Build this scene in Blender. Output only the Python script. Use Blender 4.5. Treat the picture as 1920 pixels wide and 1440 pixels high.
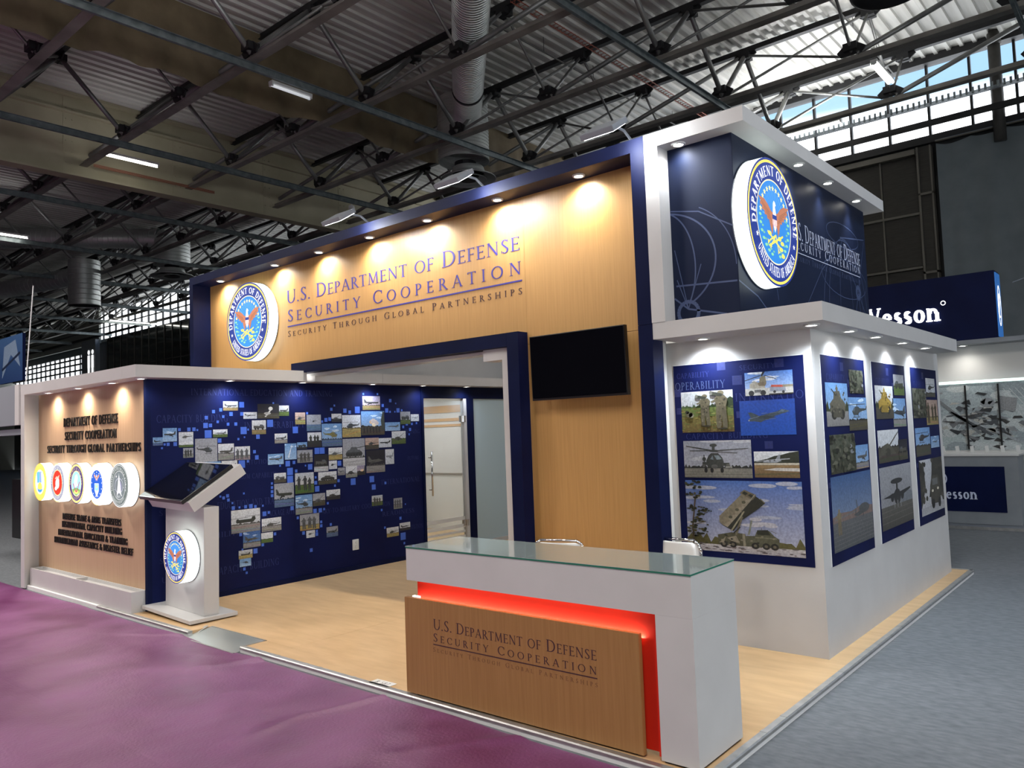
import bpy, bmesh, math, random
from mathutils import Vector, Matrix, Euler
from mathutils.geometry import tessellate_polygon
random.seed(7)
for o in list(bpy.data.objects): bpy.data.objects.remove(o)
SC = bpy.context.scene
COL = SC.collection
R = math.radians
PI = math.pi
# ------------------------------------------------------------------ camera
yaw, pitch, roll = R(40.5567), R(3.3472), R(-2.0989)
fw = Vector((-math.sin(yaw)*math.cos(pitch), math.cos(yaw)*math.cos(pitch), math.sin(pitch)))
rt = fw.cross(Vector((0, 0, 1))).normalized(); up = rt.cross(fw)
rt2 = math.cos(roll)*rt+math.sin(roll)*up; up2 = -math.sin(roll)*rt+math.cos(roll)*up
cd = bpy.data.cameras.new('camera'); cam = bpy.data.objects.new('camera', cd); COL.objects.link(cam)
mt = Matrix((rt2, up2, -fw)).transposed().to_4x4(); mt.translation = Vector((1.9366, -3.6578, 1.8034))
cam.matrix_world = mt
cd.sensor_width = 36; cd.lens = 1460.85/1920*36; cd.clip_start = .05; cd.clip_end = 400
SC.camera = cam
# ------------------------------------------------------------------ world, exposure
w = bpy.data.worlds.new('sky'); SC.world = w; w.use_nodes = True
bg = w.node_tree.nodes['Background']; bg.inputs[1].default_value = 3.6
_n = w.node_tree.nodes; _l = w.node_tree.links
_tc = _n.new('ShaderNodeTexCoord'); _sp = _n.new('ShaderNodeSeparateXYZ'); _rp = _n.new('ShaderNodeValToRGB')
_l.new(_tc.outputs['Generated'], _sp.inputs[0]); _l.new(_sp.outputs['Z'], _rp.inputs[0]); _l.new(_rp.outputs[0], bg.inputs[0])
_e = _rp.color_ramp.elements; _e[0].position = .0; _e[0].color = (.9, .95, 1, 1); _e[1].position = 1; _e[1].color = (.10, .2, .45, 1)
_a = _rp.color_ramp.elements.new(.318); _a.color = (.95, .98, 1, 1); _a = _rp.color_ramp.elements.new(.348); _a.color = (.12, .20, .29, 1)
vs = SC.view_settings; vs.view_transform = 'Standard'; vs.look = 'None'; vs.gamma = 1; vs.use_curve_mapping = False; vs.exposure = 0.35
SC.cycles.max_bounces = 6; SC.cycles.diffuse_bounces = 3; SC.cycles.glossy_bounces = 3
SC.cycles.transmission_bounces = 6; SC.cycles.transparent_max_bounces = 8
SC.cycles.sample_clamp_indirect = 4
def area(name, loc, size, energy, color=(1, 1, 1), rot=(0, 0, 0), sy=None):
    l = bpy.data.lights.new(name, 'AREA'); l.energy = energy; l.color = color; l.size = size
    if sy: l.shape = 'RECTANGLE'; l.size_y = sy
    o = bpy.data.objects.new(name, l); COL.objects.link(o); o.location = loc; o.rotation_euler = rot
    return o
# added fill lights over the aisles (out of view, under the roof)
FILL = [(2, -5), (-8, -8), (-20, -6), (-12, -3)]
for x, y in FILL: area('fill_light', (x, y, 8.6), 2.2, 640 if x == -12 else 420, (1, .93, .87))
area('fill_light', (4.5, 6, 8.4), 1.6, 170, (.74, .84, 1))  # added cool fill on the right-hand faces of the tower
area('fill_light', (-3.2, 5.6, 4.05), 1.2, 26, (1, .96, .92))      # added fill for the lounge behind the header
for x, y, e_ in ((-2.5, 3, 260), (-9, 2.2, 60), (2, 6.5, 150)): area('deck_fill_light', (x, y, 9.5), .3, e_, (.96, .98, 1), (PI, 0, 0), 1.5)  # added upward fill, out of view, brightening the roof deck
# daylight through the clerestory

# ------------------------------------------------------------------ materials
def mat(name, col, rough=.6, metal=0, emit=None, es=1, alpha=None, trans=0, spec=None, ior=None, coat=0):
    m = bpy.data.materials.new(name); m.use_nodes = True
    b = m.node_tree.nodes['Principled BSDF']
    b.inputs['Base Color'].default_value = (*col, 1); b.inputs['Roughness'].default_value = rough
    b.inputs['Metallic'].default_value = metal
    if emit: b.inputs['Emission Color'].default_value = (*emit, 1); b.inputs['Emission Strength'].default_value = es
    if trans: b.inputs['Transmission Weight'].default_value = trans
    if spec is not None: b.inputs['Specular IOR Level'].default_value = spec
    if ior: b.inputs['IOR'].default_value = ior
    if coat: b.inputs['Coat Weight'].default_value = coat; b.inputs['Coat Roughness'].default_value = .1
    return m
def nodes(m): return m.node_tree.nodes, m.node_tree.links, m.node_tree.nodes['Principled BSDF']
def noisy(m, c1, c2, scale=(1, 1, 1), ns=5, detail=4, bump=0, bdist=.01, rough=None, lo=.3, hi=.7):
    n, l, b = nodes(m)
    tc = n.new('ShaderNodeTexCoord'); mp = n.new('ShaderNodeMapping'); mp.inputs['Scale'].default_value = scale
    g = n.new('ShaderNodeNewGeometry')
    l.new(g.outputs['Position'], mp.inputs[0])
    t = n.new('ShaderNodeTexNoise'); t.inputs['Scale'].default_value = ns; t.inputs['Detail'].default_value = detail
    l.new(mp.outputs[0], t.inputs[0])
    r = n.new('ShaderNodeValToRGB'); r.color_ramp.elements[0].position = lo; r.color_ramp.elements[1].position = hi
    r.color_ramp.elements[0].color = (*c1, 1); r.color_ramp.elements[1].color = (*c2, 1)
    l.new(t.outputs[0], r.inputs[0]); l.new(r.outputs[0], b.inputs['Base Color'])
    if bump:
        bp = n.new('ShaderNodeBump'); bp.inputs['Strength'].default_value = bump; bp.inputs['Distance'].default_value = bdist
        l.new(t.outputs[0], bp.inputs['Height']); l.new(bp.outputs[0], b.inputs['Normal'])
    if rough:
        mr = n.new('ShaderNodeMapRange'); mr.inputs[3].default_value = rough[0]; mr.inputs[4].default_value = rough[1]
        l.new(t.outputs[0], mr.inputs[0]); l.new(mr.outputs[0], b.inputs['Roughness'])
    return m
M = {}
M['white'] = noisy(mat('white_laminate', (.6, .58, .56), .45), (.53, .52, .51), (.57, .56, .55), ns=3)
M['white_gloss'] = mat('white_gloss_panel', (.62, .62, .6), .3)
M['navy'] = noisy(mat('navy_laminate', (.012, .022, .09), .5, spec=.12), (.0015, .004, .028), (.003, .007, .042), ns=2)
M['navy_print'] = noisy(mat('navy_print', (.014, .024, .12), .6, spec=.15), (.0015, .0035, .034), (.0035, .008, .062), ns=1.2)
M['navy_tower'] = noisy(mat('slate_navy_print', (.02, .035, .10), .5, spec=.2), (.005, .009, .028), (.009, .016, .046), ns=.8)
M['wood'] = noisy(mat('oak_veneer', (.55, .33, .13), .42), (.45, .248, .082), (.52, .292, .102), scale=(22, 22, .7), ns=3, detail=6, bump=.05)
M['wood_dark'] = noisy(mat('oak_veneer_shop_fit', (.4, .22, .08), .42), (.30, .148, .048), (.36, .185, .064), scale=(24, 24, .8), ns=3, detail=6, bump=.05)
M['wood_pale'] = noisy(mat('pale_oak_veneer', (.5, .36, .24), .45), (.50, .325, .195), (.55, .37, .235), scale=(14, 14, .6), ns=3, detail=6)
M['laminate'] = noisy(mat('beech_laminate_floor', (.62, .42, .22), .38), (.55, .355, .175), (.66, .45, .24), scale=(1.2, 5, 1), ns=2.2, detail=5)
M['alu'] = noisy(mat('brushed_aluminium', (.62, .62, .6), .48, .9), (.40, .40, .39), (.52, .52, .51), scale=(3, 3, 3), ns=4)
M['ramp'] = mat('ramp_aluminium', (.5, .54, .53), .35, .8)
M['red'] = mat('red_laminate', (.60, .022, .008), .5, spec=.2)
M['black'] = mat('black_plastic', (.008, .008, .009), .35)
M['screen'] = mat('screen_glass', (.003, .003, .005), .06, spec=.6)
M['black_paint'] = mat('black_letter', (.012, .01, .01), .4)
M['blue_letter'] = mat('violet_blue_vinyl', (.035, .028, .28), .5)
M['brown_letter'] = mat('dark_plum_ink', (.05, .018, .03), .5)
M['white_letter'] = mat('pale_ink', (.55, .6, .75), .5)
M['faint'] = mat('faint_blue_ink', (.022, .03, .115), .6, spec=.2)
M['faint2'] = mat('globe_line_ink', (.055, .08, .17), .5)
M['tile'] = mat('blue_square_ink', (.05, .13, .55), .5)
M['glow'] = mat('lit_acrylic', (.9, .95, .92), .4, emit=(.88, 1, .96), es=1.7)
M['lens'] = mat('lamp_lens', (1, 1, 1), .3, emit=(1, .97, .92), es=26)
M['flens'] = mat('floodlight_lens', (1, 1, 1), .3, emit=(.95, .98, 1), es=14)
M['tube'] = mat('fluorescent_tube', (1, 1, 1), .3, emit=(1, .97, .88), es=9)
M['tube_dim'] = mat('dim_diffuser', (.8, .8, .8), .3, emit=(.9, .95, 1), es=.35)
M['chrome'] = mat('chrome', (.75, .75, .76), .12, 1)
M['steel'] = noisy(mat('painted_roof_steel', (.075, .07, .062), .5, .3), (.05, .046, .042), (.10, .094, .085), ns=2)
M['chord'] = noisy(mat('worn_grey_steel', (.16, .15, .135), .5, .2), (.17, .16, .145), (.32, .30, .27), ns=1.5)
M['strut'] = noisy(mat('grey_strut', (.2, .2, .19), .42, .5), (.13, .13, .125), (.26, .26, .25), ns=2)
M['steel_black'] = mat('black_purlin', (.012, .012, .013), .6)
M['galv'] = noisy(mat('galvanised_channel', (.19, .23, .24), .4, .5), (.15, .18, .19), (.27, .31, .32), ns=6)
M['deck'] = noisy(mat('roof_deck', (.50, .49, .45), .5), (.46, .45, .41), (.64, .63, .59), scale=(3, .2, 1), ns=2)
M['duct'] = mat('spiral_duct', (.62, .64, .62), .38, .7)
M['girder'] = noisy(mat('cream_girder', (.40, .36, .24), .6), (.33, .30, .20), (.44, .40, .28), ns=.8)
M['cloth'] = noisy(mat('brown_smoke_curtain', (.2, .15, .085), .75), (.10, .074, .040), (.20, .15, .085), scale=(1, 1, 1), ns=1.4, detail=6, bump=.4, bdist=.08)
M['curtain'] = noisy(mat('grey_drape', (.09, .11, .12), .9), (.13, .155, .17), (.17, .195, .21), ns=2)
M['shutter'] = noisy(mat('dark_shutter', (.03, .028, .022), .7), (.022, .02, .016), (.038, .034, .028), scale=(1, 1, 14), ns=3)
M['shutbar'] = mat('shutter_bar', (.13, .12, .10), .6)
M['dark'] = mat('dark_wall', (.018, .02, .022), .5)
M['blackglass'] = mat('black_glass', (.006, .009, .009), .08, spec=.7)
m = M['pane'] = bpy.data.materials.new('window_glass'); m.use_nodes = True; n, l, b = nodes(m)
mx = n.new('ShaderNodeMixShader'); tr = n.new('ShaderNodeBsdfTransparent'); b.inputs['Base Color'].default_value = (.5, .55, .6, 1); b.inputs['Roughness'].default_value = .05; mx.inputs[0].default_value = .08
l.new(tr.outputs[0], mx.inputs[1]); l.new(b.outputs[0], mx.inputs[2]); l.new(mx.outputs[0], n['Material Output'].inputs[0])
M['frost'] = mat('frosted_glass', (.48, .60, .64), .3)
M['film'] = mat('frosted_film', (.70, .70, .67), .5)
M['grey'] = mat('grey_laminate', (.23, .25, .28), .5)
M['greymid'] = noisy(mat('grey_counter', (.20, .22, .24), .6), (.19, .205, .225), (.22, .235, .255), ns=5)
M['glass_edge'] = mat('glass_edge', (.02, .16, .10), .1)
M['glasstop'] = mat('glass_top', (.40, .48, .455), .03, spec=.8, coat=1)
M['paper'] = mat('paper', (.75, .75, .74), .6)
M['plastic_white'] = mat('white_plastic', (.7, .7, .68), .3)
M['beigewall'] = mat('beige_wall', (.36, .37, .33), .7)
# purple vinyl aisle under clear film
m = M['vinyl'] = mat('purple_vinyl', (.13, .02, .085), .4, spec=.9)
n, l, b = nodes(m)
g = n.new('ShaderNodeNewGeometry')
t = n.new('ShaderNodeTexNoise'); t.inputs['Scale'].default_value = 1.1; t.inputs['Detail'].default_value = 6; t.inputs['Distortion'].default_value = .6
l.new(g.outputs['Position'], t.inputs[0])
r = n.new('ShaderNodeValToRGB'); r.color_ramp.elements[0].position = .35; r.color_ramp.elements[1].position = .7
r.color_ramp.elements[0].color = (.125, .018, .095, 1); r.color_ramp.elements[1].color = (.21, .055, .18, 1)
l.new(t.outputs[0], r.inputs[0]); l.new(r.outputs[0], b.inputs['Base Color'])
mr = n.new('ShaderNodeMapRange'); mr.inputs[1].default_value = .3; mr.inputs[2].default_value = .7; mr.inputs[3].default_value = .36; mr.inputs[4].default_value = .56
l.new(t.outputs[0], mr.inputs[0]); l.new(mr.outputs[0], b.inputs['Roughness'])
t2 = n.new('ShaderNodeTexNoise'); t2.inputs['Scale'].default_value = 48; t2.inputs['Detail'].default_value = 3
l.new(g.outputs['Position'], t2.inputs[0])
t3 = n.new('ShaderNodeTexNoise'); t3.inputs['Scale'].default_value = 1.6; t3.inputs['Detail'].default_value = 2
l.new(g.outputs['Position'], t3.inputs[0])
b1 = n.new('ShaderNodeBump'); b1.inputs['Strength'].default_value = .75; b1.inputs['Distance'].default_value = .004
l.new(t2.outputs[0], b1.inputs['Height'])
b2 = n.new('ShaderNodeBump'); b2.inputs['Strength'].default_value = .9; b2.inputs['Distance'].default_value = .06
l.new(t3.outputs[0], b2.inputs['Height']); l.new(b1.outputs[0], b2.inputs['Normal']); l.new(b2.outputs[0], b.inputs['Normal'])
m = M['carpet'] = noisy(mat('grey_carpet', (.15, .165, .18), .95), (.115, .128, .142), (.175, .19, .205), scale=(2.6, 6, 1), ns=5, detail=8, bump=.3, bdist=.004)
# vertex coloured print
def printmat(name, emit=0):
    m = bpy.data.materials.new(name); m.use_nodes = True; n, l, b = nodes(m)
    a = n.new('ShaderNodeVertexColor'); a.layer_name = 'ink'
    g = n.new('ShaderNodeNewGeometry'); t = n.new('ShaderNodeTexNoise'); t.inputs['Scale'].default_value = 55; t.inputs['Detail'].default_value = 3
    l.new(g.outputs['Position'], t.inputs[0])
    mr = n.new('ShaderNodeMapRange'); mr.inputs[1].default_value = .35; mr.inputs[2].default_value = .65
    mr.inputs[3].default_value = .97 if emit else .60; mr.inputs[4].default_value = 1.02 if emit else .86
    mx = n.new('ShaderNodeVectorMath'); mx.operation = 'SCALE'
    l.new(a.outputs[0], mx.inputs[0]); l.new(t.outputs[0], mr.inputs[0]); l.new(mr.outputs[0], mx.inputs['Scale'])
    l.new(mx.outputs[0], b.inputs['Base Color']); b.inputs['Roughness'].default_value = .5
    if emit: l.new(mx.outputs[0], b.inputs['Emission Color']); b.inputs['Emission Strength'].default_value = emit
    return m
M['print'] = printmat('photo_print'); M['litprint'] = printmat('backlit_print', .62)
# ------------------------------------------------------------------ object helpers
def link(name, me, m=None, parent=None):
    o = bpy.data.objects.new(name, me); COL.objects.link(o)
    if m is not None and me is not None and not me.materials: me.materials.append(M[m] if isinstance(m, str) else m)
    if parent: o.parent = parent
    return o
def tag(o, label=None, cat=None, group=None, kind=None):
    if label: o['label'] = label
    if cat: o['category'] = cat
    if group: o['group'] = group
    if kind: o['kind'] = kind
    return o
def thing(name, label, cat, group=None, loc=(0, 0, 0), rot=(0, 0, 0), kind=None):
    o = bpy.data.objects.new(name, None); COL.objects.link(o); o.location = loc; o.rotation_euler = rot
    o.empty_display_size = .1
    return tag(o, label, cat, group, kind)
class MB:
    def __init__(s): s.v = []; s.f = []
    def poly(s, pts):
        k = len(s.v); s.v += [tuple(p) for p in pts]; s.f.append(tuple(range(k, k+len(pts)))); return s
    def box(s, x0, y0, z0, x1, y1, z1):
        x0, x1 = min(x0, x1), max(x0, x1); y0, y1 = min(y0, y1), max(y0, y1); z0, z1 = min(z0, z1), max(z0, z1)
        k = len(s.v); s.v += [(x0, y0, z0), (x1, y0, z0), (x1, y1, z0), (x0, y1, z0), (x0, y0, z1), (x1, y0, z1), (x1, y1, z1), (x0, y1, z1)]
        s.f += [tuple(k+i for i in q) for q in ((0, 3, 2, 1), (4, 5, 6, 7), (0, 1, 5, 4), (1, 2, 6, 5), (2, 3, 7, 6), (3, 0, 4, 7))]; return s
    def prism(s, pts, d):     # pts planar polygon (3D, ccw from outside), extruded by -d vector
        n_ = len(pts); k = len(s.v); d = Vector(d)
        s.v += [tuple(p) for p in pts]+[tuple(Vector(p)+d) for p in pts]
        tri = tessellate_polygon([[Vector(p) for p in pts]]) if n_ > 4 else None
        if tri: s.f += [tuple(k+i for i in t) for t in tri]+[tuple(k+n_+i for i in reversed(t)) for t in tri]
        else: s.f += [tuple(k+i for i in range(n_)), tuple(k+n_+i for i in reversed(range(n_)))]
        for i in range(n_): j = (i+1) % n_; s.f.append((k+j, k+i, k+n_+i, k+n_+j))
        return s
    def tube(s, a, b, r, n_=10, r2=None, cap=True):
        a = Vector(a); b = Vector(b); r2 = r if r2 is None else r2; d = (b-a).normalized()
        u = d.cross(Vector((0, 0, 1)));
        if u.length < 1e-4: u = Vector((1, 0, 0))
        u.normalize(); w_ = d.cross(u); k = len(s.v)
        for p, q in ((a, r), (b, r2)):
            for i in range(n_):
                t_ = 2*PI*i/n_; s.v.append(tuple(p+u*(q*math.cos(t_))+w_*(q*math.sin(t_))))
        for i in range(n_): j = (i+1) % n_; s.f.append((k+i, k+j, k+n_+j, k+n_+i))
        if cap: s.f += [tuple(k+i for i in reversed(range(n_))), tuple(k+n_+i for i in range(n_))]
        return s
    def path(s, pts, r, n_=8):
        for a, b in zip(pts[:-1], pts[1:]): s.tube(a, b, r, n_)
        return s
    def lathe(s, prof, c=(0, 0, 0), n_=32, axis='z'):
        k = len(s.v); c = Vector(c); m_ = len(prof)
        for i in range(n_):
            t_ = 2*PI*i/n_
            for (q, h) in prof:
                if axis == 'z': p = Vector((q*math.cos(t_), q*math.sin(t_), h))
                elif axis == 'y': p = Vector((q*math.cos(t_), h, q*math.sin(t_)))
                else: p = Vector((h, q*math.cos(t_), q*math.sin(t_)))
                s.v.append(tuple(c+p))
        for i in range(n_):
            j = (i+1) % n_
            for a in range(m_-1): s.f.append((k+i*m_+a, k+j*m_+a, k+j*m_+a+1, k+i*m_+a+1))
        return s
    def mesh(s, name, bevel=0, smooth=False):
        me = bpy.data.meshes.new(name); me.from_pydata(s.v, [], s.f)
        bm = bmesh.new(); bm.from_mesh(me)
        bmesh.ops.recalc_face_normals(bm, faces=bm.faces)
        if bevel: bmesh.ops.bevel(bm, geom=[e for e in bm.edges if e.calc_face_angle(0) > .5], offset=bevel, segments=2, affect='EDGES', profile=.6)
        bm.to_mesh(me); bm.free()
        if smooth:
            for p in me.polygons: p.use_smooth = True
        return me
    def build(s, name, m, parent=None, bevel=0, smooth=False, kind=None, label=None):
        o = link(name, s.mesh(name, bevel, smooth), m, parent)
        if kind: o['kind'] = kind
        if label: o['label'] = label
        return o
def box(name, m, b, parent=None, bevel=0, **k): return MB().box(*b).build(name, m, parent, bevel, **k)
def struct(name, m, mb, label=None, **k):
    o = mb.build(name, m, **k); o['kind'] = 'structure'
    if label: o['label'] = label
    return o
ORD = ['', 'first', 'second', 'third', 'fourth', 'fifth', 'sixth', 'seventh', 'eighth', 'ninth', 'tenth', 'eleventh', 'twelfth']
# ------------------------------------------------------------------ 2-D artwork on a plane
class Frame:            # origin, unit u, unit v ; normal = u x v
    def __init__(s, o, u, v): s.o = Vector(o); s.u = Vector(u); s.v = Vector(v); s.n = s.u.cross(s.v)
    def at(s, x, y, h=0): return s.o+s.u*x+s.v*y+s.n*h
class Art:
    def __init__(s, step=.0004): s.p = []; s.step = step; s.k = 0
    def poly(s, pts, col, cols=None):
        s.k += 1; s.p.append((pts, col, cols, s.k)); return s
    def rect(s, x0, y0, x1, y1, c, top=None):
        return s.poly([(x0, y0), (x1, y0), (x1, y1), (x0, y1)], c, [c, c, top, top] if top else None)
    def ell(s, cx, cy, rx, ry, c, n_=20, a0=0):
        return s.poly([(cx+rx*math.cos(a0+2*PI*i/n_), cy+ry*math.sin(a0+2*PI*i/n_)) for i in range(n_)], c)
    def line(s, x0, y0, x1, y1, w_, c, w2=None):
        w2 = w_ if w2 is None else w2; dx, dy = x1-x0, y1-y0; L = math.hypot(dx, dy) or 1; nx, ny = -dy/L/2, dx/L/2
        return s.poly([(x0-nx*w_, y0-ny*w_), (x1-nx*w2, y1-ny*w2), (x1+nx*w2, y1+ny*w2), (x0+nx*w_, y0+ny*w_)], c)
    def build(s, name, fr, W, H, parent, m='print', base=0.0, thick=.0015):
        vs_, fs, cs = [], [], []
        kmax = 6
        # order polygons into few levels so the print stays flat
        for pts, col, cols, k in s.p:
            h = base+thick+5e-5*min(k, 200)
            q = [(max(-.0, x), y) for x, y in pts]
            P3 = [fr.at(x*W, y*H, h) for x, y in pts]; b0 = len(vs_)
            vs_ += [tuple(p) for p in P3]
            if len(pts) > 4: tris = tessellate_polygon([P3])
            else: tris = [tuple(range(len(pts)))]
            for t_ in tris:
                a_, b_, c_ = (Vector(vs_[b0+t_[i]]) for i in range(3))
                if (b_-a_).cross(c_-a_).dot(fr.n) < 0: t_ = tuple(reversed(t_))
                fs.append(tuple(b0+i for i in t_)); cs.append([cols[i] if cols else col for i in t_])
        me = bpy.data.meshes.new(name); me.from_pydata(vs_, [], fs)
        ca = me.color_attributes.new('ink', 'FLOAT_COLOR', 'CORNER')
        i = 0
        for f_ in cs:
            for c in f_: ca.data[i].color = (*c, 1); i += 1
        return link(name, me, m, parent)
def clip_rect(pts, x0=0., y0=0., x1=1., y1=1.):
    def cl(p, ax, v, sg):
        out = []
        for i in range(len(p)):
            a, b_ = p[i-1], p[i]; ia = (a[ax]-v)*sg >= 0; ib = (b_[ax]-v)*sg >= 0
            if ia != ib:
                t_ = (v-a[ax])/(b_[ax]-a[ax]); out.append((a[0]+t_*(b_[0]-a[0]), a[1]+t_*(b_[1]-a[1])))
            if ib: out.append(b_)
        return out
    for ax, v, sg in ((0, x0, 1), (0, x1, -1), (1, y0, 1), (1, y1, -1)):
        if len(pts) < 3: return []
        pts = cl(pts, ax, v, sg)
    return pts if len(pts) > 2 else []
class Pic(Art):         # artwork clipped to the unit square
    def poly(s, pts, col, cols=None):
        if cols is None:
            pts = clip_rect(pts)
            if len(pts) < 3: return s
        return Art.poly(s, pts, col, cols)
# ------------------------------------------------------------------ stroke serif alphabet (cap height 1)
TK, TN, SF = .125, .05, .035
def _arc(cx, cy, rx, ry, a0, a1, tk=None, tn=None, n_=12):
    tk = tk or TK; tn = tn or TN; out = []; inn = []
    for i in range(n_+1):
        a = R(a0+(a1-a0)*i/n_); w_ = (tn+(tk-tn)*abs(math.cos(a))**1.3)/2
        out.append((cx+(rx+w_-tk/2)*math.cos(a), cy+(ry+w_-tn/2)*math.sin(a)))
        inn.append((cx+(rx-w_-tk/2)*math.cos(a), cy+(ry-w_-tn/2)*math.sin(a)))
    return [[out[i], out[i+1], inn[i+1], inn[i]] for i in range(n_)]
def _ln(x0, y0, x1, y1, w_):
    dx, dy = x1-x0, y1-y0; L = math.hypot(dx, dy); nx, ny = -dy/L*w_/2, dx/L*w_/2
    return [[(x0-nx, y0-ny), (x1-nx, y1-ny), (x1+nx, y1+ny), (x0+nx, y0+ny)]]
def _stem(x, tk=None, y0=0, y1=1, sl=1, sr=1, top=1, bot=1):
    tk = tk or TK; p = _ln(x, y0, x, y1, tk); s_ = .085
    if bot: p += [[(x-tk/2-s_*sl, y0), (x+tk/2+s_*sr, y0), (x+tk/2+s_*sr, y0+SF), (x-tk/2-s_*sl, y0+SF)]]
    if top: p += [[(x-tk/2-s_*sl, y1-SF), (x+tk/2+s_*sr, y1-SF), (x+tk/2+s_*sr, y1), (x-tk/2-s_*sl, y1)]]
    return p
def _hb(x0, x1, y, w_=None): w_ = w_ or TN; return [[(x0, y-w_/2), (x1, y-w_/2), (x1, y+w_/2), (x0, y+w_/2)]]
def _tick(x, y0, y1, w_=.045): return [[(x-w_/2, min(y0, y1)), (x+w_/2, min(y0, y1)), (x+w_/2, max(y0, y1)), (x-w_/2, max(y0, y1))]]
def _sf(x, y, l=.12): return [[(x-l, y), (x+l, y), (x+l, y+SF), (x-l, y+SF)]]
def glyph(c):
    T = TK
    if c == 'A': return .92, _ln(.12, 0, .46, 1, TN)+_ln(.8, 0, .46, 1, T)+_hb(.24, .68, .36)+_sf(.12, 0)+_sf(.8, 0)
    if c == 'B': return .72, _stem(.18, sr=0)+_arc(.3, .75, .27, .25, -90, 90)+_arc(.3, .26, .34, .26, -90, 90)+_hb(.18, .34, .975)+_hb(.18, .34, .505)+_hb(.18, .34, .025)
    if c == 'C': return .88, _arc(.52, .5, .44, .5, 48, 312, n_=18)+_tick(.82, .68, .93)+_tick(.82, .07, .24)
    if c == 'D': return .95, _stem(.18, sr=0)+_arc(.38, .5, .5, .5, -90, 90, n_=16)+_hb(.18, .4, .975)+_hb(.18, .4, .025)
    if c == 'E': return .68, _stem(.18, sr=0)+_hb(.18, .6, .975)+_hb(.18, .52, .51)+_hb(.18, .62, .025)+_tick(.59, .84, 1)+_tick(.51, .44, .58)+_tick(.61, 0, .17)
    if c == 'F': return .64, _stem(.18)+_hb(.18, .58, .975)+_hb(.18, .5, .51)+_tick(.57, .84, 1)+_tick(.5, .44, .58)
    if c == 'G': return .94, _arc(.52, .5, .44, .5, 48, 312, n_=18)+_tick(.82, .68, .93)+_stem(.78, y0=.03, y1=.45, bot=0)
    if c == 'H': return .96, _stem(.18)+_stem(.78)+_hb(.18, .78, .51)
    if c == 'I': return .36, _stem(.18)
    if c == 'J': return .4, _stem(.2, y0=-.1, bot=0)+_arc(.08, -.1, .18, .14, -90, 0)
    if c == 'K': return .86, _stem(.18)+_ln(.24, .45, .66, .98, TN)+_ln(.34, .58, .76, 0, T)+_sf(.78, 0, .1)+_sf(.66, .965, .1)
    if c == 'L': return .66, _stem(.18, sr=1)+_hb(.18, .6, .025)+_tick(.6, 0, .18)
    if c == 'M': return 1.1, _ln(.16, 0, .22, 1, TN)+_ln(.22, 1, .55, .08, T)+_ln(.55, .08, .88, 1, TN)+_ln(.88, 1, .94, 0, T)+_sf(.16, 0)+_sf(.94, 0)+_sf(.18, .965, .08)+_sf(.92, .965, .08)
    if c == 'N': return .98, _stem(.18, TN)+_ln(.18, 1, .8, .02, T)+_stem(.8, TN, bot=0)
    if c == 'O': return 1., _arc(.5, .5, .46, .5, 0, 360, n_=24)
    if c == 'P': return .68, _stem(.18)+_arc(.3, .73, .32, .27, -90, 90)+_hb(.18, .32, .975)+_hb(.18, .32, .485)
    if c == 'R': return .8, _stem(.18)+_arc(.3, .73, .3, .27, -90, 90)+_hb(.18, .32, .975)+_hb(.18, .34, .485)+_ln(.36, .5, .74, 0, T)+_sf(.78, 0, .07)
    if c == 'S': return .62, _arc(.31, .75, .23, .25, 40, 200)+_ln(.13, .7, .5, .32, T*.95)+_arc(.31, .26, .25, .26, -140, 30)+_tick(.5, .8, .97)+_tick(.08, .04, .22)
    if c == 'T': return .76, _stem(.38, top=0)+_hb(.04, .72, .975)+_tick(.06, .84, 1)+_tick(.7, .84, 1)
    if c == 'U': return .92, _stem(.18, y0=.35, bot=0)+_arc(.47, .36, .35, .36, 180, 360)+_stem(.79, TN, y0=.35, bot=0)
    if c == 'V': return .9, _ln(.12, 1, .47, 0, T)+_ln(.8, 1, .47, 0, TN)+_sf(.12, .965)+_sf(.8, .965)
    if c == 'W': return 1.3, _ln(.12, 1, .42, 0, T)+_ln(.66, .95, .42, 0, TN)+_ln(.58, 1, .9, 0, T)+_ln(1.2, 1, .9, 0, TN)+_sf(.12, .965)+_sf(.62, .965)+_sf(1.2, .965)
    if c == 'X': return .86, _ln(.12, 1, .74, 0, T)+_ln(.74, 1, .12, 0, TN)+_sf(.12, 0)+_sf(.74, .965)
    if c == 'Y': return .84, _ln(.1, 1, .42, .46, T)+_ln(.74, 1, .42, .46, TN)+_stem(.42, y1=.48, top=0)+_sf(.1, .965, .1)+_sf(.74, .965, .1)
    if c == '&': return .95, _arc(.4, .78, .2, .22, 0, 360)+_arc(.36, .28, .32, .28, 80, 330)+_ln(.28, .62, .86, 0, T)+_arc(.6, .4, .26, .4, -60, 10)+_sf(.82, .45, .08)
    if c == '-': return .4, _hb(.05, .35, .4, .07)
    if c == '.': return .3, _arc(.14, .06, .07, .07, 0, 360, .07, .07, 8)+[[(.1, .02), (.18, .02), (.18, .1), (.1, .1)]]
    # lower case (x-height .68)
    if c == 'e': return .72, _arc(.36, .34, .32, .34, 12, 320)+_hb(.1, .64, .38)
    if c == 's': return .58, _arc(.29, .50, .22, .18, 30, 210)+_ln(.12, .45, .46, .24, T)+_arc(.29, .18, .24, .18, -150, 30)
    if c == 'o': return .76, _arc(.38, .34, .34, .34, 0, 360, n_=20)
    if c == 'n': return .86, _stem(.18, y1=.68, top=0)+_stem(.66, y1=.44, top=0)+_arc(.42, .42, .3, .26, 0, 180)+_sf(.12, .645, .08)
    if c == 'B5': return .6, []
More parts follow.
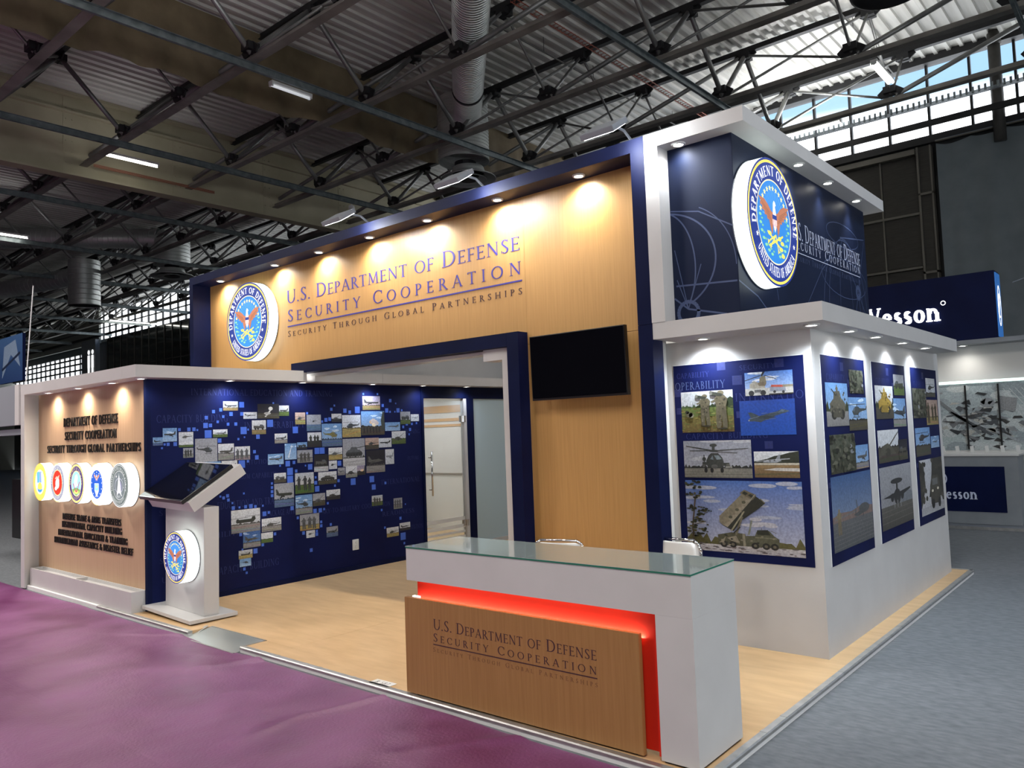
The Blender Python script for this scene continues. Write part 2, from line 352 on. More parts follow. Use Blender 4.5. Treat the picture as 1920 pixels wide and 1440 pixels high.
    if c.isdigit():
        return .62, {'5': _hb(.12, .5, .96, .07)+_ln(.14, .55, .14, .98, .07)+_arc(.27, .3, .26, .3, -150, 100),
                     '8': _arc(.3, .76, .2, .23, 0, 360)+_arc(.3, .27, .25, .27, 0, 360),
                     '7': _hb(.06, .54, .96, .07)+_ln(.5, .96, .22, 0, .09)}.get(c, _stem(.3))
    return .4, []
def fit_text(s, h, width, small=.8, track=.06, smallcaps=False):
    """list of (char, x, scale_x, scale_y) fitted to width"""
    its = []; nat = 0
    for ch in s:
        if smallcaps and ch.islower(): k, g_ = small, ch.upper()
        else: k, g_ = 1, ch
        a = glyph(g_)[0]*k if ch != ' ' else .38
        its.append((g_, k, a)); nat += a
    tr = track*(len(s)-1); kx = width/(h*(nat+tr)) if width else 1
    x = 0; out = []
    for g_, k, a in its:
        if g_ != ' ': out.append((g_, x*h*kx, h*k*kx, h*k))
        x += a+track
    return out
def text_parts(s, fr, x, y, h, width, m, parent, depth=.004, letters=True, name='letter', **k):
    o = None; mb = MB(); i = 0
    for g_, gx, sx, sy in fit_text(s, h, width, **k):
        if letters: mb = MB()
        for q in glyph(g_)[1]:
            i += 1
            d = depth-1e-5*(i % 9)
            pts = [fr.at(x+gx+px*sx, y+py*sy, d) for px, py in q]
            mb.prism(pts, -fr.n*(d-.0003))
        if letters and mb.f: o = mb.build(name, m, parent)
    if not letters: o = mb.build(name, m, parent); o['kind'] = 'stuff'
    return o
# ------------------------------------------------------------------ picture library (flat prints)
SK = dict(w=((.62, .66, .72), (.75, .77, .8)), b=((.35, .52, .75), (.16, .34, .66)), d=((.12, .25, .5), (.04, .12, .36)), g=((.42, .43, .46), (.33, .34, .38)),
          o=((.62, .42, .3), (.5, .36, .3)), k=((.02, .02, .03), (.01, .01, .02)), p=((.5, .38, .36), (.32, .3, .45)), t=((.6, .55, .45), (.55, .6, .68)))
GR = dict(t=(.33, .24, .11), g=(.10, .16, .04), k=(.025, .025, .03), s=(.30, .29, .28), w=(.6, .6, .62), b=(.10, .17, .30), n=None, d=(.08, .07, .05), y=(.42, .33, .12))
def heli(a, x, y, s, c, c2=None, flip=1):
    f = lambda px, py: (x+px*s*flip, y+py*s)
    a.poly([f(*p) for p in ((-.32, -.02), (-.25, -.13), (-.02, -.14), (.08, -.05), (.46, .02), (.52, .14), (.47, .14), (.43, .06), (.1, .07), (.02, .12), (-.16, .11))], c)
    a.poly([f(*p) for p in ((-.3, -.01), (-.2, .09), (-.14, .08), (-.2, -.03))], c2 or (.12, .16, .2))
    a.line(*f(-.55, .17), *f(.4, .2), .018*s, c); a.line(*f(-.06, .1), *f(-.06, .2), .03*s, c)
    a.line(*f(-.2, -.12), *f(-.22, -.2), .02*s, c); a.line(*f(0, -.12), *f(.02, -.2), .02*s, c); a.line(*f(-.3, -.2), *f(.1, -.2), .018*s, c)
def chin(a, x, y, s, c, flip=1):
    f = lambda px, py: (x+px*s*flip, y+py*s)
    a.poly([f(*p) for p in ((-.4, -.05), (-.36, -.12), (.3, -.12), (.4, .02), (.38, .17), (.27, .17), (.22, .05), (-.28, .05), (-.3, .1), (-.38, .08))], c)
    a.line(*f(-.75, .12), *f(.1, .14), .018*s, c); a.line(*f(-.05, .2), *f(.75, .2), .018*s, c)
def jet(a, x, y, s, c, flip=1):
    f = lambda px, py: (x+px*s*flip, y+py*s)
    a.poly([f(*p) for p in ((-.5, .0), (-.3, .05), (-.2, .1), (-.08, .07), (.25, .06), (.4, .24), (.47, .24), (.44, .04), (.5, .01), (.42, -.06), (.1, -.09), (-.2, -.06))], c)
    a.poly([f(*p) for p in ((-.05, -.02), (.3, -.16), (.36, -.15), (.22, 0))], tuple(q*.6 for q in c))
def plane(a, x, y, s, c, flip=1):
    f = lambda px, py: (x+px*s*flip, y+py*s)
    a.poly([f(*p) for p in ((-.5, .0), (-.45, .07), (.3, .08), (.42, .28), (.5, .28), (.46, .05), (.5, .02), (.3, -.06), (-.42, -.07))], c)
    a.poly([f(*p) for p in ((-.1, .0), (.22, -.2), (.3, -.2), (.12, .02))], tuple(q*.7 for q in c))
    a.ell(*f(.02, -.1), .06*s, .035*s, tuple(q*.5 for q in c))
def tank(a, x, y, s, c, flip=1):
    f = lambda px, py: (x+px*s*flip, y+py*s); c2 = tuple(q*.45 for q in c)
    a.poly([f(*p) for p in ((-.42, -.2), (-.46, -.08), (-.38, .02), (.38, .02), (.45, -.08), (.4, -.2))], c2)
    a.poly([f(*p) for p in ((-.4, -.02), (-.3, .08), (.32, .08), (.4, -.02))], c)
    a.poly([f(*p) for p in ((-.2, .08), (-.14, .2), (.16, .2), (.22, .08))], c)
    a.line(*f(-.1, .15), *f(-.6, .22), .035*s, c); a.line(*f(.1, .2), *f(.1, .42), .012*s, c2)
    for i in range(5): a.ell(*f(-.3+i*.15, -.12), .055*s, .055*s, tuple(q*.3 for q in c), 10)
def truck(a, x, y, s, c, flip=1):
    f = lambda px, py: (x+px*s*flip, y+py*s)
    a.poly([f(*p) for p in ((-.45, -.12), (-.45, .05), (-.3, .2), (-.08, .2), (-.06, .08), (.45, .12), (.45, -.12))], c)
    a.poly([f(*p) for p in ((-.38, .06), (-.28, .16), (-.12, .16), (-.12, .06))], (.1, .12, .15))
    for q in (-.3, .08, .3): a.ell(*f(q, -.14), .085*s, .085*s, (.015, .015, .015), 12)
def man(a, x, y, s, c, c2=(.03, .03, .02)):
    f = lambda px, py: (x+px*s, y+py*s)
    a.ell(*f(0, .43), .06*s, .07*s, c, 10)
    a.poly([f(*p) for p in ((-.1, .1), (-.13, .3), (-.08, .37), (.08, .37), (.14, .28), (.1, .08))], c)
    a.poly([f(*p) for p in ((-.1, .1), (-.11, -.18), (-.1, -.48), (-.02, -.48), (0, -.1), (.03, -.48), (.12, -.48), (.1, .1))], tuple(q*.8 for q in c))
    a.line(*f(-.05, .28), *f(-.2, .2), .06*s, c)
def gun(a, x, y, s, c, flip=1):
    f = lambda px, py: (x+px*s*flip, y+py*s)
    a.line(*f(-.1, -.1), *f(.45, .38), .05*s, c, .03*s); a.poly([f(*p) for p in ((-.4, -.25), (-.3, .0), (-.05, .08), (.15, -.05), (.3, -.25))], c)
    a.ell(*f(-.05, -.18), .12*s, .12*s, tuple(q*.5 for q in c), 12); a.line(*f(-.1, -.15), *f(-.5, -.3), .05*s, c)
def trees(a, y, h, c, n_=9, seed=1):
    q = random.Random(seed); pts = [(0, y)]
    for i in range(n_*2+1): pts.append((i/(n_*2), y+h*(q.uniform(.4, 1) if i % 2 else q.uniform(.15, .6))))
    a.poly(pts+[(1, y)], c)
def clouds(a, n_, c, seed=1, y0=.55, y1=.95):
    q = random.Random(seed)
    for i in range(n_):
        x, y = q.random(), q.uniform(y0, y1)
        for j in range(3): a.ell(x+q.uniform(-.1, .1), y+q.uniform(-.02, .03), q.uniform(.06, .14), q.uniform(.02, .05), c, 12)
def pic(kind, sky, gr, hor=.35, c=(.04, .045, .05), seed=1, s=.8, x=.5, y=.5, flip=1):
    a = Pic(); lo, hi = SK[sky]; q = random.Random(seed)
    a.rect(0, 0, 1, 1, lo, hi)
    if sky in 'bd' and seed % 2: clouds(a, 3, tuple(min(1, v+.3) for v in lo), seed)
    g_ = GR[gr]
    if g_:
        a.rect(0, 0, 1, hor, tuple(v*.8 for v in g_), g_)
        if kind != 'sea': trees(a, hor-.01, .1, tuple(v*.3 for v in g_) if gr != 'w' else (.05, .06, .05), 8, seed)
        for i in range(3): a.line(0, hor*q.uniform(.1, .8), 1, hor*q.uniform(.1, .8), .02, tuple(v*q.choice((.6, 1.25)) for v in g_))
    {'heli': heli, 'jet': jet, 'plane': plane, 'tank': tank, 'truck': truck, 'gun': gun, 'chin': chin}.get(kind, lambda *k: 0)(a, x, y, s, c) if kind in ('heli', 'jet', 'plane', 'tank', 'truck', 'gun', 'chin') and flip > 0 else None
    if flip < 0 and kind in ('heli', 'jet', 'plane', 'tank', 'truck', 'gun', 'chin'):
        {'heli': heli, 'jet': jet, 'plane': plane, 'tank': tank, 'truck': truck, 'gun': gun, 'chin': chin}[kind](a, x, y, s, c, flip=-1)
    if kind == 'men':
        for i in range(3): man(a, .22+.27*i+q.uniform(-.04, .04), .46+q.uniform(-.05, .05), .75+q.uniform(-.1, .1), c)
    if kind == 'missile':
        a.line(.35, .12, .62, .62, .07, (.8, .8, .78)); a.ell(.6, .68, .1, .13, (.85, .85, .82)); a.ell(.45, .35, .16, .09, (.5, .5, .48)); a.line(0, .2, 1, .2, .03, (.12, .12, .1))
    if kind == 'smoke':
        a.line(.3, .12, .62, .95, .1, (.8, .85, .9), .03)
    if kind == 'blast':
        for i in range(7): a.ell(.58+.1*q.uniform(-1.5, 1.5), .5+q.uniform(-.08, .12), .09, .08, q.choice(((.95, .8, .55), (.85, .55, .3), (.7, .6, .55))))
        a.poly([(.88, .2), (.84, .6), (.93, 1), (1, .95), (1, .2)], (.05, .06, .05))
        for i in range(6): man(a, .12+.13*i, .22, .3, (.03, .03, .03))
    if kind == 'sea': heli(a, .5, .6, .35, c)
    return a
# ------------------------------------------------------------------ round seals
def seal_text(a, s, r, h, a0, a1, c, inner=False):
    its = fit_text(s, 1.0, None, track=.12); n_ = its[-1][1]+glyph(s[-1])[0]
    k = R(a1-a0)/n_
    for g_, gx, sx, sy in its:
        for q in glyph(g_)[1]:
            pts = []
            for px, py in q:
                t_ = R(a0)+(gx+px*sx)*k; rr = r+(py*h if not inner else h-py*h)
                pts.append((rr*math.cos(t_), rr*math.sin(t_)))
            a.poly(pts, c)
def ring(a, r0, c, n_=64): a.ell(0, 0, r0, r0, c, n_)
def star(a, x, y, r, c, rot=0, n_=5, k=.42):
    a.poly([(x+(r if i % 2 == 0 else r*k)*math.cos(PI/2+rot+PI*i/n_), y+(r if i % 2 == 0 else r*k)*math.sin(PI/2+rot+PI*i/n_)) for i in range(2*n_)], c)
def eagle(a, x, y, s, wing, body=(.95, .95, .95), dark=None):
    f = lambda px, py: (x+px*s, y+py*s); dark = dark or tuple(v*.6 for v in wing)
    for g_ in (-1, 1):
        a.poly([f(g_*px, py) for px, py in ((.08, .16), (.22, .2), (.4, .34), (.62, .44), (.98, .46), (.84, .36), (.9, .26), (.76, .24), (.78, .14), (.64, .13), (.62, .03), (.5, .04), (.46, -.06), (.36, -.05), (.26, -.3), (.18, -.42), (.12, -.2))], wing)
        for i in range(5): a.line(*f(g_*(.2+.03*i), -.06+.05*i), *f(g_*(.44+.11*i), .02+.09*i), .016*s, dark)
    a.poly([f(*p) for p in ((-.1, .18), (-.06, .42), (0, .5), (.07, .46), (.12, .38), (.05, .36), (.1, .18), (.1, -.1), (0, -.3), (-.1, -.1))], body)
    a.poly([f(*p) for p in ((-.13, .08), (.13, .08), (.13, -.12), (0, -.34), (-.13, -.12))], (.92, .92, .92))
    for i in range(3): a.poly([f(*p) for p in ((-.1+.08*i, .02), (-.06+.08*i, .02), (-.06+.08*i, -.2), (-.1+.08*i, -.17))], (.72, .2, .18))
    a.poly([f(*p) for p in ((-.14, .12), (.14, .12), (.14, 0), (-.14, 0))], (.02, .05, .28))
TKs = [0]
def seal_dod():
    global TK, TN
    tk0 = (TK, TN); TK, TN = .2, .085
    a = Art(); white = (.95, .96, 1); navy = (.015, .035, .22); gold = (.95, .72, .12)
    ring(a, 1, navy); ring(a, .965, gold); ring(a, .925, navy); ring(a, .665, (.95, .85, .5)); ring(a, .645, (.03, .22, .62))
    for i in range(21):
        t_ = R(8+i*8.2); a.poly([(.12*math.cos(t_), .05+.12*math.sin(t_)), (.44*math.cos(t_-.03), .02+.47*math.sin(t_-.03)), (.44*math.cos(t_+.03), .02+.47*math.sin(t_+.03))], (.10, .36, .78))
    for i in range(13):
        t_ = R(12+i*13); star(a, .52*math.cos(t_), .03+.5*math.sin(t_), .052, (1, .9, .35))
    for g_ in (-1, 1):
        for i in range(7):
            t_ = R(-90+g_*(16+i*13)); a.ell(.54*math.cos(t_), .54*math.sin(t_), .05, .025, (.25, .62, .35), 8, t_)
            a.ell(.48*math.cos(t_+.1), .48*math.sin(t_+.1), .035, .018, (.2, .5, .3), 8, t_)
    for dx, dy in ((-.28, -.34), (-.2, -.4), (.1, -.45)): a.line(.02, -.2, dx, dy, .025, gold); star(a, dx, dy, .05, gold, .5, 3)
    a.line(-.3, -.18, .26, -.42, .03, gold); a.line(.3, -.18, -.26, -.4, .03, gold)
    for dx, dy in ((.26, -.3), (.2, -.4), (.27, -.5), (-.22, -.2), (.16, -.24)): a.ell(dx, dy, .07, .035, gold, 8, .7)
    eagle(a, 0, .04, .60, (.46, .17, .09))
    seal_text(a, 'DEPARTMENT OF DEFENSE', .715, .155, 190, -10, white)
    seal_text(a, 'UNITED STATES OF AMERICA', .715, .15, 214, 326, white, True)
    star(a, -.77*math.cos(R(22)), -.77*math.sin(R(22)), .05, white); star(a, .77*math.cos(R(22)), -.77*math.sin(R(22)), .05, white)
    TK, TN = tk0
    return a
def seal_army():
    a = Art(); ring(a, 1, (.95, .6, .08)); ring(a, .95, (.98, .68, .14)); ring(a, .66, (.9, .93, .95))
    for x, c in ((-.3, (.1, .4, .8)), (-.1, (.12, .5, .85)), (.12, (.1, .4, .8)), (.32, (.7, .85, .9))): a.poly([(x-.1, -.05), (x-.16, .5), (x+.12, .58), (x+.1, -.05)], c)
    a.line(.05, .6, .02, 0, .05, (.8, .2, .4)); a.ell(0, -.28, .34, .26, (.95, .75, .15)); a.poly([(-.4, -.3), (-.28, -.5), (0, -.58), (.28, -.5), (.4, -.3), (.2, -.4), (-.2, -.4)], (.05, .3, .7)); a.ell(0, -.2, .12, .2, (.85, .6, .1))
    seal_text(a, 'DEPARTMENT OF THE ARMY', .73, .15, 185, -5, (.9, .45, .05)); seal_text(a, 'UNITED STATES OF AMERICA', .73, .14, 212, 328, (.9, .45, .05), True)
    return a
def seal_marine():
    a = Art(); ring(a, 1, (.75, .68, .35)); ring(a, .95, (.85, .86, .88)); ring(a, .9, (.28, .32, .42)); ring(a, .68, (.85, .75, .4)); ring(a, .63, (.85, .04, .02))
    a.ell(0, -.05, .26, .26, (.95, .9, .85)); a.poly([(-.35, .2), (-.1, .34), (.02, .3), (.3, .42), (.2, .22), (0, .16)], (.9, .5, .4)); a.ell(.1, .1, .16, .12, (.95, .92, .9)); a.line(-.28, -.35, .2, .1, .07, (.95, .93, .9)); a.ell(-.2, -.3, .16, .1, (.95, .93, .9))
    seal_text(a, 'DEPARTMENT OF THE NAVY', .71, .15, 185, -5, (.85, .85, .8)); seal_text(a, 'UNITED STATES MARINE CORPS', .71, .14, 212, 328, (.85, .85, .8), True)
    return a
def seal_navy():
    a = Art(); ring(a, 1, (.03, .03, .16)); ring(a, .96, (.95, .78, .25)); ring(a, .86, (.05, .04, .2)); ring(a, .64, (.9, .7, .25)); ring(a, .6, (.35, .7, .88))
    a.poly([(-.52, -.3), (0, -.2), (.52, -.3), (.4, -.45), (0, -.6), (-.4, -.45)], (.2, .45, .12)); a.ell(0, -.42, .3, .1, (.85, .75, .2))
    a.poly([(-.2, -.2), (-.26, .1), (-.12, .4), (.1, .46), (.2, .3), (.12, .1), (.2, -.1)], (.92, .95, .97)); a.line(-.4, 0, -.1, -.38, .07, (.45, .08, .15)); a.line(.42, .1, .1, -.38, .07, (.45, .08, .15)); a.line(-.1, -.38, .12, -.38, .08, (.5, .1, .15)); a.line(0, .2, 0, -.25, .04, (.3, .35, .5))
    seal_text(a, 'DEPARTMENT OF THE NAVY', .68, .14, 185, -5, (.95, .75, .35)); seal_text(a, 'UNITED STATES OF AMERICA', .68, .13, 212, 328, (.95, .75, .35), True)
    return a
def seal_air():
    a = Art(); ring(a, 1, (.85, .65, .2)); ring(a, .97, (.93, .95, .97)); ring(a, .88, (.9, .75, .35)); ring(a, .86, (.93, .95, .97)); ring(a, .68, (.02, .12, .6))
    for i in range(13): t_ = R(90+i*27.7); star(a, .58*math.cos(t_), .58*math.sin(t_), .05, (1, 1, 1))
    a.poly([(-.24, .05), (.24, .05), (.24, -.3), (0, -.62), (-.24, -.3)], (.9, .95, 1)); a.poly([(-.2, .02), (.2, .02), (.2, -.28), (0, -.3), (-.2, -.28)], (.3, .7, .9)); star(a, 0, -.1, .12, (.85, .85, .2), 0, 6); eagle(a, 0, .3, .36, (.75, .4, .25))
    seal_text(a, 'DEPARTMENT OF THE AIR FORCE', .71, .12, 190, -10, (.75, .8, .88)); seal_text(a, 'UNITED STATES OF AMERICA', .71, .12, 212, 328, (.75, .8, .88), True)
    return a
def seal_space():
    a = Art(); gy = (.13, .17, .16); ring(a, 1, (.8, .83, .83)); ring(a, .96, gy); ring(a, .92, (.8, .83, .83)); ring(a, .9, gy); ring(a, .66, (.75, .78, .78)); ring(a, .64, (.17, .21, .22))
    for i in range(24):
        t_ = 2*PI*i/24; t2_ = t_+2*PI/24; a.line(.42*math.cos(t_), -.02+.24*math.sin(t_)*1.4, .42*math.cos(t2_), -.02+.24*math.sin(t2_)*1.4, .022, (.6, .62, .75))
    a.ell(.08, -.05, .2, .26, (.3, .3, .45)); a.poly([(0, .55), (.26, -.5), (.04, -.3), (0, -.36), (-.04, -.3), (-.24, -.5)], (.9, .92, .92)); a.line(0, .5, 0, -.3, .03, (.5, .55, .58)); star(a, -.28, .4, .07, (.95, .95, .95), 0, 4)
    for x, y in ((.4, .3), (.46, -.1), (-.45, -.2), (.3, -.45)): star(a, x, y, .03, (.9, .9, .9))
    seal_text(a, 'UNITED STATES SPACE FORCE', .71, .13, 200, -20, (.8, .83, .83)); seal_text(a, 'DEPARTMENT OF THE AIR FORCE', .71, .12, 222, 318, (.8, .83, .83), True); seal_text(a, 'MMXIX', .47, .1, 250, 290, (.8, .83, .83), True)
    return a
def lightbox(art, label, group, c, u, v, r, depth, m='litprint', light=None):
    """round lightbox sign, c = centre of its front face, normal = u x v"""
    fr = Frame(c, u, v); t = thing('lightbox_sign', label, 'sign', group, loc=tuple(fr.at(0, 0, -depth)))
    L = Frame(Vector(c)-t.location, u, v)
    N = 56; mb = MB(); k = 0
    pts = [(math.cos(2*PI*i/N), math.sin(2*PI*i/N)) for i in range(N)]
    mb.prism([L.at(x*r, y*r, -.004) for x, y in pts], -L.n*(depth-.012)); mb.build('rim', 'glow', t, label='glowing white acrylic drum')
    mb = MB(); mb.prism([L.at(x*r*1.008, y*r*1.008, -depth+.008) for x, y in pts], -L.n*.007); mb.build('back_plate', 'grey', t)
    o = art.build('printed_face', L, r, r, t, m, base=-.005); o['label'] = 'printed emblem face lit from behind'
    return t
def downlight(x, y, z, label, group, energy=18, r=.055, size=150, aim=None, color=(1, .96, .9)):
    t = thing('downlight', label, 'lamp', group, loc=(x, y, z))
    MB().lathe([(r*.72, -.001), (r*.74, -.012), (r, -.012), (r*1.08, -.006), (r*1.1, 0)], n_=20).build('trim_ring', 'white_gloss', t, smooth=True)
    MB().lathe([(0, -.008), (r*.5, -.009), (r*.73, -.006)], n_=20).build('lens', 'lens', t)
    l = bpy.data.lights.new('lamp_beam', 'SPOT'); l.energy = energy; l.spot_size = R(size); l.spot_blend = 1; l.shadow_soft_size = .03; l.color = color
    o = bpy.data.objects.new('lamp_beam', l); COL.objects.link(o); o.parent = t; o.location = (0, 0, -.02)
    if aim: o.rotation_euler = Vector(aim).to_track_quat('-Z', 'Y').to_euler()
    return t
# ================================================================== SETTING
X0, X1, Y0, Y1 = -74., 14., -22., 19.2
struct('floor', 'vinyl', MB().box(X0, Y0, -.2, .02, -.03, -.045), 'purple vinyl laid along the aisle in front of the stand')
struct('floor_carpet', 'carpet', MB().box(.02, Y0, -.2, X1, Y1, -.046).box(X0, -.03, -.2, .02, Y1, -.047), 'mottled grey carpet of the side aisle')
# purple vinyl buckles along the platform edge
CR = [(-4.05, -.04, -4.25, -.45, .028, .05), (-4.25, -.45, -4.25, -.75, .02, .06), (-4.2, -.04, -4.75, -.35, .014, .05), (-2.45, -.04, -2.62, -.6, .02, .04), (-2.62, -.6, -2.6, -1.2, .014, .05), (-5.4, -.04, -6.3, -.45, .012, .03), (-1.2, -.04, -1.7, -.7, .016, .05), (-7.2, -.04, -7.9, -.5, .012, .05)]
mb = MB(); nx, ny = 420, 46
for j in range(ny+1):
    for i in range(nx+1):
        x = -9.7+i*9.68/nx; y = -.035-1.5*(j/ny)**1.2
        e_ = max(0, 1-j/ny)
        h = .008+.018*e_**6*max(0, math.sin(x*2.1+.8*math.sin(x*.9)+y*2.4))**3
        for (ax, ay, bx, by, hh, ww) in CR:
            t_ = max(0, min(1, ((x-ax)*(bx-ax)+(y-ay)*(by-ay))/((bx-ax)**2+(by-ay)**2))); dd_ = math.hypot(x-ax-t_*(bx-ax), y-ay-t_*(by-ay)); h += hh*math.exp(-(dd_/ww)**2)*(1-.8*t_)*min(1, e_*4)
        if j == ny or i in (0, nx): h = .0035
        if j == 0: h *= .8
        mb.v.append((x, y, -.045+h-.004))
for j in range(ny):
    for i in range(nx): k = j*(nx+1)+i; mb.f.append((k, k+nx+1, k+nx+2, k+1))
mb.f = [tuple(reversed(f_)) for f_ in mb.f]
struct('floor_vinyl_edge', 'vinyl', mb, 'buckled edge of the purple vinyl beside the platform', smooth=True)
# roof
deck = thing('ceiling', 'ribbed metal roof deck of the hall', None, kind='structure')
prof = []
pitch_ = .3
mb = MB(); n_ = int((X1-X0)/pitch_)
yb = [-1.2, 1.75, 4.71, 7.67, 10.63, 13.59, 16.55]
def sheet_mesh(dy):
    mb = MB()
    for i in range(n_):
        x = X0+i*pitch_
        q = [(x, 0), (x+.17, 0), (x+.19, -.06), (x+.28, -.06), (x+.3, 0)]
        for (a, za), (b_, zb) in zip(q[:-1], q[1:]): mb.poly([(a, 0, za), (a, dy, za), (b_, dy, zb), (b_, 0, zb)])
    return mb.mesh('roof_sheet')
sm = sheet_mesh(2.955)
tops = [1.75+2.96*j+1.48 for j in range(-3, 6)]
for y in [1.75+2.96*j+1.48 for j in range(-2, 6)]:
    if y > 19: continue
    o = link('roof_sheet', sm, 'deck', deck); o.location = (0, y-2.96+.0025, 11.36)
o = link('roof_sheet', sm, 'deck', deck); o.location = (0, 18.05, 11.36); o.scale = (1, .4, 1)
MB().box(X0, Y0, 11.3, X1, -4.7, 11.4).build('roof_slab', 'steel_black', deck)
MB().box(X0-.3, Y0-.3, 11.45, X1+.3, Y1+.3, 11.6).build('roof_slab', 'steel_black', deck)
# back wall with clerestory
struct('wall_back', 'dark', MB().box(-57, 19.3, -.2, X1, 19.5, 9.1).box(X0, 19.3, 8.5, -57, 19.5, 9.1).box(X0, 19.3, -.2, -57, 19.5, 6.9), 'dark lower part of the hall wall')
struct('wall_back_upper', 'steel_black', MB().box(X0, 19.3, 11.22, X1, 19.5, 11.5))
struct('wall_left', 'beigewall', MB().box(X0-.2, Y0, -.2, X0, Y1+.2, 11.5))
struct('wall_right', 'dark', MB().box(X1, Y0, 4.2, X1+.2, Y1+.2, 11.5).box(X1, 5, -.2, X1+.2, Y1+.2, 4.2))  # unseen wall; its low opening is shaped to let side light in
struct('wall_front', 'dark', MB().box(X0, Y0-.2, -.2, X1, Y0, 11.5))
win = thing('window_1', 'long clerestory window band under the roof', None, kind='structure')
pm = MB().box(0, -.006, 0, .94, .006, 2.0).mesh('pane'); mm = MB().box(-.03, -.07, 0, .03, .05, 2.02).mesh('mullion')
for i in range(int(X1-X0)):
    x = X0+i
    o = link('pane', pm, 'pane', win); o.location = (x+.36, 19.35, 9.2)
    o = link('mullion', mm, 'steel_black', win); o.location = (x+.33, 19.35, 9.18)
box('sill_beam', 'steel_black', (X0, 19.12, 9.0, X1, 19.45, 9.2), win); box('head_beam', 'steel_black', (X0, 19.1, 11.15, X1, 19.45, 11.4), win)
box('transom', 'steel_black', (X0, 19.3, 10.5, X1, 19.38, 10.54), win)
w2 = thing('window_2', 'lower window band at the far left of the hall', None, kind='structure')
for i in range(17):
    o = link('pane', pm, 'pane', w2); o.location = (X0+i+.03, 19.4, 6.9); o.scale = (1, 1, .8)
    o = link('mullion', mm, 'steel_black', w2); o.location = (X0+i, 19.4, 6.9); o.scale = (1, 1, .8)
for z in (7.3, 7.75, 8.15): box('glazing_bar', 'steel_black', (X0, 19.2, z, -57, 19.3, z+.12), w2)
# dark shutter wall right of the stand
sh = thing('wall_shutter', 'dark brown ribbed shutter wall with pale bars', None, kind='structure')
for i in range(7):
    for z0, z1 in ((5.75, 7.1), (7.18, 8.7), (4.3, 5.65)):
        x = -3.87-1.02*(i); box('panel', 'shutter', (x, 19.05, z0, x+.96, 19.2, z1), sh)
box('panel', 'shutter', (-3.87+.98, 19.05, 4.3, -2.95, 19.2, 8.75), sh)
mb = MB()
for z in (5.7, 7.14): mb.box(-11, 19.0, z-.03, -3.0, 19.2, z+.03)
for i in range(8): mb.box(-3.92-1.02*i, 19.02, 4.3, -3.88-1.02*i, 19.2, 8.75)
mb.build('grid_bar', 'shutbar', sh)
box('casing', 'shutbar', (-11, 18.9, 8.72, -3.0, 19.2, 8.86), sh)
MB().box(-2.98, 18.95, 3, -2.93, 19.2, 8.9).box(-2.66, 18.95, 3, -2.62, 19.2, 8.9).box(-2.98, 18.95, 7.6, -2.62, 19.2, 7.66).box(-2.98, 18.95, 5.5, -2.62, 19.2, 5.56).build('post_frame', 'shutbar', sh)
box('post_infill', 'shutter', (-2.95, 19.0, 3, -2.64, 19.2, 8.9), sh)
# grey drape, folded
mb = MB(); N = 90
for i in range(N+1):
    x = -2.5+i*8/N; y = 19.0+.035*math.sin(i*.8)+.03*math.sin(i*.31); sag = .08*abs(math.sin(i*PI/9))
    mb.v += [(x, y, 1.2), (x, y, 8.9-sag)]
for i in range(N): k = 2*i; mb.f.append((k, k+2, k+3, k+1))
tag(mb.build('grey_drape', 'curtain', smooth=True), 'large grey drape hanging on the hall wall right of the dark shutters', 'curtain')
MB().tube((-2.5, 18.95, 8.95), (5.5, 18.95, 8.95), .03).build('drape_rail', 'shutbar'); tag(bpy.data.objects['drape_rail'], 'thin pale rail carrying the grey drape', 'rail')
# column + horizontal rails + cable tray in front of the window
MB().tube((-1.04, 18.9, 8.55), (-1.04, 18.9, 11.35), .14, 20).tube((-1.04, 18.9, 11.0), (-1.04, 18.9, 11.1), .17, 20).build('steel_column', 'steel', smooth=True)
tag(bpy.data.objects['steel_column'], 'dark round steel post in front of the clerestory at the right', 'column')
mb = MB()
for yy, zz, rr in ((18.6, 10.18, .03), (18.3, 9.72, .022), (18.6, 9.35, .05)): mb.box(X0, yy, zz-rr*1.6, X1, yy+.05, zz+rr*1.6)
tag(mb.build('crane_rail', 'steel_black'), 'dark rails running along in front of the clerestory', 'rail')
t = thing('cable_tray', 'bluish perforated cable tray crossing the clerestory', 'tray')
box('tray_floor', 'galv', (-24, 17.9, 9.62, 5, 18.12, 9.63), t)
mb = MB()
for i in range(220): x = -24+i*.132; mb.box(x, 17.88, 9.56, x+.05, 17.9, 9.72)
mb.build('tray_rung', 'galv', t, kind='stuff')
# black glass facade and pictogram pylon at the far left
bgw = thing('wall_glass', 'black glass partition with thin metal grid', None, kind='structure')
for i in range(46):
    for z0, z1 in ((6.95, 9.05), (4.85, 6.9), (2.7, 4.8)):
        if i > 44: continue
        x = -54+i*1.05
        if x > -12: continue
        box('glass_panel', 'blackglass', (x+.03, 18.9+.01*(i % 3), z0, x+1.02, 18.98, z1), bgw)
mb = MB()
for i in range(42): mb.box(-54+i*1.05-.02, 18.86, 2.6, -54+i*1.05+.03, 18.96, 9.06)
for z in (6.93, 4.82): mb.box(-54, 18.86, z-.02, -10.6, 18.96, z+.03)
mb.build('grid_bar', 'steel', bgw)
t = thing('pictogram_pylon', 'grey pylon with lit white toilet figures beyond the left canopy', 'sign', loc=(-56, 18.5, .95))
box('slab', 'grey', (-1.4, 0, -.05, 1.0, .3, 8.2), t)
M['white_lit'] = mat('lit_pictogram', (1, 1, 1), .4, emit=(1, 1, 1), es=1.6)
